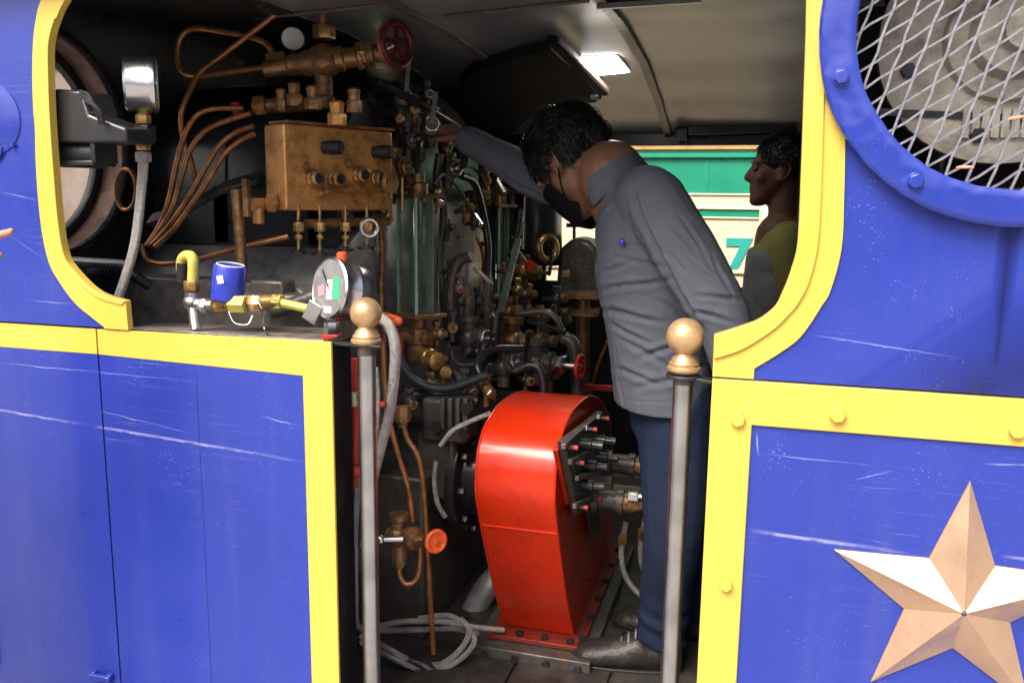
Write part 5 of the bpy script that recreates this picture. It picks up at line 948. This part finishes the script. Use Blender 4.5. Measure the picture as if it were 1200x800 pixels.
# mask and its ear loops
mk = MB(); rows = []
for i in range(9):
    v = i/8; row = []
    for j in range(11):
        u_ = 2*j/10-1; tt = u_*1.25; nosep = max(0, 1-abs(u_)*2.6)
        zz = (.010-.158*v)*(1-.22*u_*u_)-.018*u_*u_*(1-v)+.006*nosep*(1-v)
        rad = .103-.016*v*v; row.append(q(.006+rad*math.cos(tt)+.012*nosep*(1-abs(v-.35))-.030*max(0, v-.75)*4*.5, .080*math.sin(tt)*(1-.12*v), zz))
    rows.append(row)
mk.add([p for r in rows for p in r], [(i*11+j, i*11+j+1, (i+1)*11+j+1, (i+1)*11+j) for i in range(8) for j in range(10)]); mo = part('mask', mk, MASKM, wk, 60)
sm = mo.modifiers.new('solid', 'SOLIDIFY'); sm.thickness = .003; ss = mo.modifiers.new('sub', 'SUBSURF'); ss.levels = ss.render_levels = 2
for sd in (1, -1):
    for za, zb_ in ((-.018, .026), (-.078, -.024)): part('mask_strap', MB().tube(spline([q(.040, .074*sd, za), q(.014, .086*sd, (za*.5+zb_*.5)), q(-.014, .093*sd, zb_)], 6), .0024, 6), MASKM, mo)
# shirt
LN = (neck-hipc).normalized()
shirt = MB(); fx = Vector((-1, -.08, 0)).normalized()
def tr(px, py, hd, hw, up, Y=YB): u = Vector(up).normalized(); f = (fx-u*fx.dot(u)).normalized(); l = u.cross(f); return (P(px, py, Y), f*hd, l*hw)
loft(shirt, [tr(780, 470, .135, .195, (0, 0, 1)), tr(778, 436, .140, .198, (0, 0, 1)), tr(774, 390, .142, .196, (-.1, 0, 1)), tr(768, 340, .148, .20, (-.22, 0, 1)), tr(762, 300, .148, .205, (-.3, 0, 1)), tr(755, 262, .135, .205, (-.38, 0, 1)), tr(746, 236, .112, .185, (-.45, 0, 1)), tr(734, 216, .085, .13, (-.5, 0, 1)), tr(722, 203, .070, .085, (-.55, 0, 1))], 30)
limb(shirt, [P(756, 236, .62), shN, (shN+elN)/2+Vector((.005, -.01, 0)), elN, (elN+wrN)/2, wrN+Z3*.02], [.085, .082, .074, .066, .056, .046]); limb(shirt, [P(746, 232, .84), shF, (shF+elF)/2, elF, (elF+wrF)/2, wrF+(elF-wrF).normalized()*.01], [.08, .078, .070, .062, .054, .044])
CR = [((741, 222), (757, 268), 5, .012), ((757, 268), (790, 330), 5, .013), ((790, 330), (822, 384), 5, .012),   # armhole and arm over torso
      ((786, 262), (822, 300), 4, .007), ((800, 300), (842, 330), 4, .008), ((818, 345), (866, 352), 4, .009), ((812, 362), (858, 378), 4, .009), ((796, 250), (838, 318), 3.5, .005), ((775, 290), (806, 318), 3.5, .006), ((835, 300), (858, 345), 3.5, .005),
      ((704, 340), (782, 327), 5, .008), ((706, 362), (775, 376), 5, .009), ((716, 380), (760, 404), 4.5, .009), ((752, 420), (815, 398), 5, .010), ((730, 400), (800, 440), 5, .007), ((722, 430), (770, 452), 4.5, .007),
      ((720, 300), (775, 312), 4.5, .005), ((735, 246), (742, 290), 4, .005), ((700, 262), (720, 240), 4, .006), ((770, 350), (806, 372), 4.5, .008), ((745, 455), (810, 440), 5, .006), ((790, 455), (826, 430), 4.5, .008), ((705, 320), (740, 306), 4, .006),
      ((590, 205), (640, 235), 4, .008), ((575, 180), (612, 212), 4, .007), ((612, 195), (650, 212), 4, .007), ((560, 168), (585, 195), 3.5, .006), ((640, 225), (672, 236), 4, .007),
      ((722, 283), (764, 292), 1.8, .004), ((764, 292), (760, 336), 1.8, .003), ((722, 283), (712, 330), 1.8, .003), ((712, 330), (738, 346), 1.8, .003), ((738, 346), (760, 336), 1.8, .003), ((693, 250), (702, 330), 2, .004), ((702, 330), (724, 430), 2, .004), ((724, 430), (730, 478), 2, .004), ((728, 470), (830, 474), 1.8, .003)]
lump = folds((.6, 0, .8), .004, (2, 6), 1)
def ffn(p):
    x, y = proj(p); d = lump(p)*.6+.004*noise.noise(p*7)
    w_ = noise.noise(p*11)*3.5
    for (x0, y0), (x1, y1), wd, dep in CR:
        wd *= .68
        lx, ly = x1-x0, y1-y0; L2 = lx*lx+ly*ly; t = ((x-x0)*lx+(y-y0)*ly)/L2
        if -.15 < t < 1.15:
            s_ = ((x-x0)*ly-(y-y0)*lx)/math.sqrt(L2)+w_
            if abs(s_) < wd*4:
                e = max(0, min(1, (t+.15)/.4))*max(0, min(1, (1.15-t)/.4)); d += dep*e*(-math.exp(-(s_/wd)**2)+.75*math.exp(-((s_-1.7*wd)/(1.1*wd))**2)+.45*math.exp(-((s_+1.8*wd)/(1.2*wd))**2))*.8
    return d
so = bake(shirt, 'shirt', SHIRT, wk, .0055, 7, ffn)
CM = cmat(Vector((-.85, -.05, -.5)), Vector((-.55, -.03, .85))); part('collar', collar_mesh(P(719, 208, YB-.02), CM, .080, .088, .030, .5), SHIRT, so, 60).modifiers.new('solid', 'SOLIDIFY').thickness = .004
pk = MB(); pa = [P(697+dx, 268+dy, .59) for dx, dy in ((10, 8), (62, 14), (58, 60), (34, 70), (6, 58))]
pen = P(729, 284, .53); part('pen_cap', MB().ball(pen, .009, 10, (.8, .5, 1)), CAN, so)
for qx in ((702, 300), (708, 348), (716, 392), (722, 440)): part('button', MB().lathe([(0, .006), (.003, .006)], P(qx[0]+3, qx[1], YB-.1), Vector((-1, -.6, 0)), 12), RUBBER, so)
# trousers
tr_ = MB(); loft(tr_, [tr(790, 505, .115, .17, (0, 0, 1)), tr(786, 465, .118, .17, (0, 0, 1)), tr(782, 430, .11, .165, (0, 0, 1))], 24)
limb(tr_, [hpN+Z3*.03, hpN-Z3*.08, knN, (knN+anN)/2, anN+Z3*.0], [.098, .098, .080, .073, .066]); limb(tr_, [hpF+Z3*.03, hpF-Z3*.08, knF, (knF+anF)/2, anF], [.098, .098, .08, .073, .066])
fk = folds((0, .2, 1), .004, (1.5, 7), 8)
def ft(p):
    low = max(0, 1-(p.z-FLOOR)/.32); return fk(p)*.8+low*.007*math.sin(p.z*95+3*noise.noise(p*9))
bake(tr_, 'trousers', TROUS, wk, .008, 5, ft)
boot(wk, AG, Vector((-1, -.12, 0)), 1.08); boot(wk, AF, Vector((-1, .1, 0)), 1.08)
# ---------------------------------------------------------------- the onlooker by the far opening
YO = 1.72; oc = P(912, 203, YO); ok = thing('person', 'onlooker in olive yellow shirt standing by the far opening', 'person', Vector((oc.x, YO, FLOOR)))
OM = cmat(Vector((-1, -.12, .05)), Z3); body = MB(); q = head_shape(body, oc, OM, 1.0); nk = oc+Vector((.03, 0, -.17)); limb(body, [q(-.03, 0, -.03), nk, nk-Z3*.04], [.06, .056, .066])
hp2 = Vector((oc.x+.05, YO, .92)); limb(body, [nk-Z3*.06, (nk+hp2)/2, hp2], [.1, .11, .11])
for sd in (-1, 1):
    sh = nk+Vector((.02, .19*sd, -.07)); e = sh+Vector((.06, .03*sd, -.28)); wv = e+Vector((-.12, -.02*sd, -.2)); limb(body, [sh, e, wv], [.046, .04, .028]); hand_shape(body, wv, Vector((-.4, 0, -1)), Vector((-.2, -sd, 0)), 1, .5, sd)
    limb(body, [hp2+Y3*.09*sd, Vector((oc.x+.04, YO+.1*sd, .52)), Vector((oc.x+.05, YO+.1*sd, FLOOR+.09))], [.075, .052, .036])
bake(body, 'body', SKIN2, ok, .0075, 4); ear_eyes(ok, q, OM, 1.0, SKIN2, True); part('hair', hair_mesh(q, OM, 1.0, 3500, .012, 9, -.02, .07), HAIR, ok, 60)
sh_ = MB(); 
def orr(z, hd, hw, dx=0.): return (Vector((oc.x+.04+dx, YO, z)), Vector((-1, -.1, 0)).normalized()*hd, Vector((.1, -1, 0)).normalized()*hw)
top = nk.z
loft(sh_, [orr(1.12, .125, .18), orr(1.2, .13, .185), orr(top-.1, .115, .2, .0), orr(top-.05, .09, .15), orr(top-.01, .066, .075, -.01)], 26)
for sd in (-1, 1): s0 = nk+Vector((.02, .18*sd, -.075)); limb(sh_, [s0-Y3*.05*sd, s0, s0+Vector((.05, .03*sd, -.2))], [.07, .07, .066])
bake(sh_, 'shirt', YSHIRT, ok, .009, 5, folds((.2, 0, 1), .004, (2, 8), 3))
gs = MB(); loft(gs, [orr(.78, .14, .2), orr(.95, .142, .2), orr(1.1, .140, .196), orr(1.215, .134, .19), orr(1.235, .126, .186), orr(1.24, .08, .1)], 26); bake(gs, 'apron', GSHIRT, ok, .009, 4, folds((.1, 0, 1), .005, (2, 8), 6), )
tp = MB(); loft(tp, [orr(.8, .11, .16), orr(.95, .11, .16)], 20)
for sd in (-1, 1): limb(tp, [Vector((oc.x+.05, YO+.09*sd, .88)), Vector((oc.x+.04, YO+.1*sd, .52)), Vector((oc.x+.05, YO+.1*sd, FLOOR+.1))], [.095, .078, .064])
bake(tp, 'trousers', TROUS, ok, .01, 5, folds((0, 0, 1), .005, (5, 12), 2))
for sd in (-1, 1): boot(ok, Vector((oc.x+.05, YO+.1*sd, 0)), Vector((-1, .05*sd, 0)), 1.0)
# ---------------------------------------------------------------- bystander outside, only a fingertip in the picture
ft_ = P(13, 268, -.35); bc = Vector((ft_.x-.62, -.62, GROUND)); by = thing('person', 'bystander outside whose fingertip points in at the left edge', 'person', bc)
BM = cmat(Vector((.9, .45, -.05)), Z3); body = MB(); hb = bc+Z3*1.52; q = head_shape(body, hb, BM, 1.0); nk = bc+Vector((-.02, -.01, 1.36)); limb(body, [q(-.03, 0, -.03), nk, nk-Z3*.05], [.06, .056, .066])
pt = Vector((.92, .08, .38)).normalized(); wv = ft_-pt*.178-Vector((.01, 0, 0)); shv = nk+Vector((.06, .17, -.08)); ev = (shv+wv)/2+Vector((-.02, .02, -.12)); limb(body, [shv, ev, wv], [.046, .04, .027])
hand_shape(body, wv, pt, Vector((.3, .2, -.9)), .98, .28, 1, True)
hp3 = bc+Z3*.86; limb(body, [nk-Z3*.05, (nk+hp3)/2, hp3], [.1, .11, .11]); sh2 = nk+Vector((-.06, -.18, -.08)); limb(body, [sh2, sh2+Vector((-.03, -.04, -.28)), sh2+Vector((.05, -.02, -.5))], [.046, .04, .03]); hand_shape(body, sh2+Vector((.05, -.02, -.5)), Vector((.1, 0, -1)), Vector((0, 1, 0)), 1, .5, 1)
sdv = Vector((-.45, .9, 0)).normalized()
for sd in (-1, 1): limb(body, [hp3+sdv*.09*sd, bc+sdv*.1*sd+Z3*.45, bc+sdv*.1*sd+Z3*.08], [.075, .052, .036])
bake(body, 'body', SKINL, by, .005, 3); ear_eyes(by, q, BM, 1.0, SKINL); part('hair', hair_mesh(q, BM, 1.0, 600, .026, 4, -.02, .07), HAIR, by, 60)
s_ = MB()
def brr(z, hd, hw): return (bc+Z3*z, Vector((.9, .45, 0)).normalized()*hd, sdv*hw)
loft(s_, [brr(.8, .125, .18), brr(1.0, .12, .175), brr(1.2, .125, .19), brr(1.3, .09, .15), brr(1.35, .064, .075)], 26); limb(s_, [shv-Vector((.03, .08, 0)), shv, (shv+ev)/2, ev], [.07, .07, .064, .058]); limb(s_, [sh2+Vector((.03, .08, 0)), sh2, sh2+Vector((-.02, -.03, -.24))], [.07, .07, .06])
bake(s_, 'shirt', SLEEVE, by, .009, 5, folds((0, 0, 1), .005, (4, 14), 12))
t_ = MB(); loft(t_, [brr(.72, .115, .165), brr(.9, .115, .165)], 20)
for sd in (-1, 1): limb(t_, [bc+sdv*.09*sd+Z3*.8, bc+sdv*.1*sd+Z3*.45, bc+sdv*.1*sd+Z3*.1], [.095, .078, .064]); boot(by, bc+sdv*.1*sd, Vector((.9, .45, 0)), 1.0, GROUND)
bake(t_, 'trousers', TROUS, by, .01, 5)
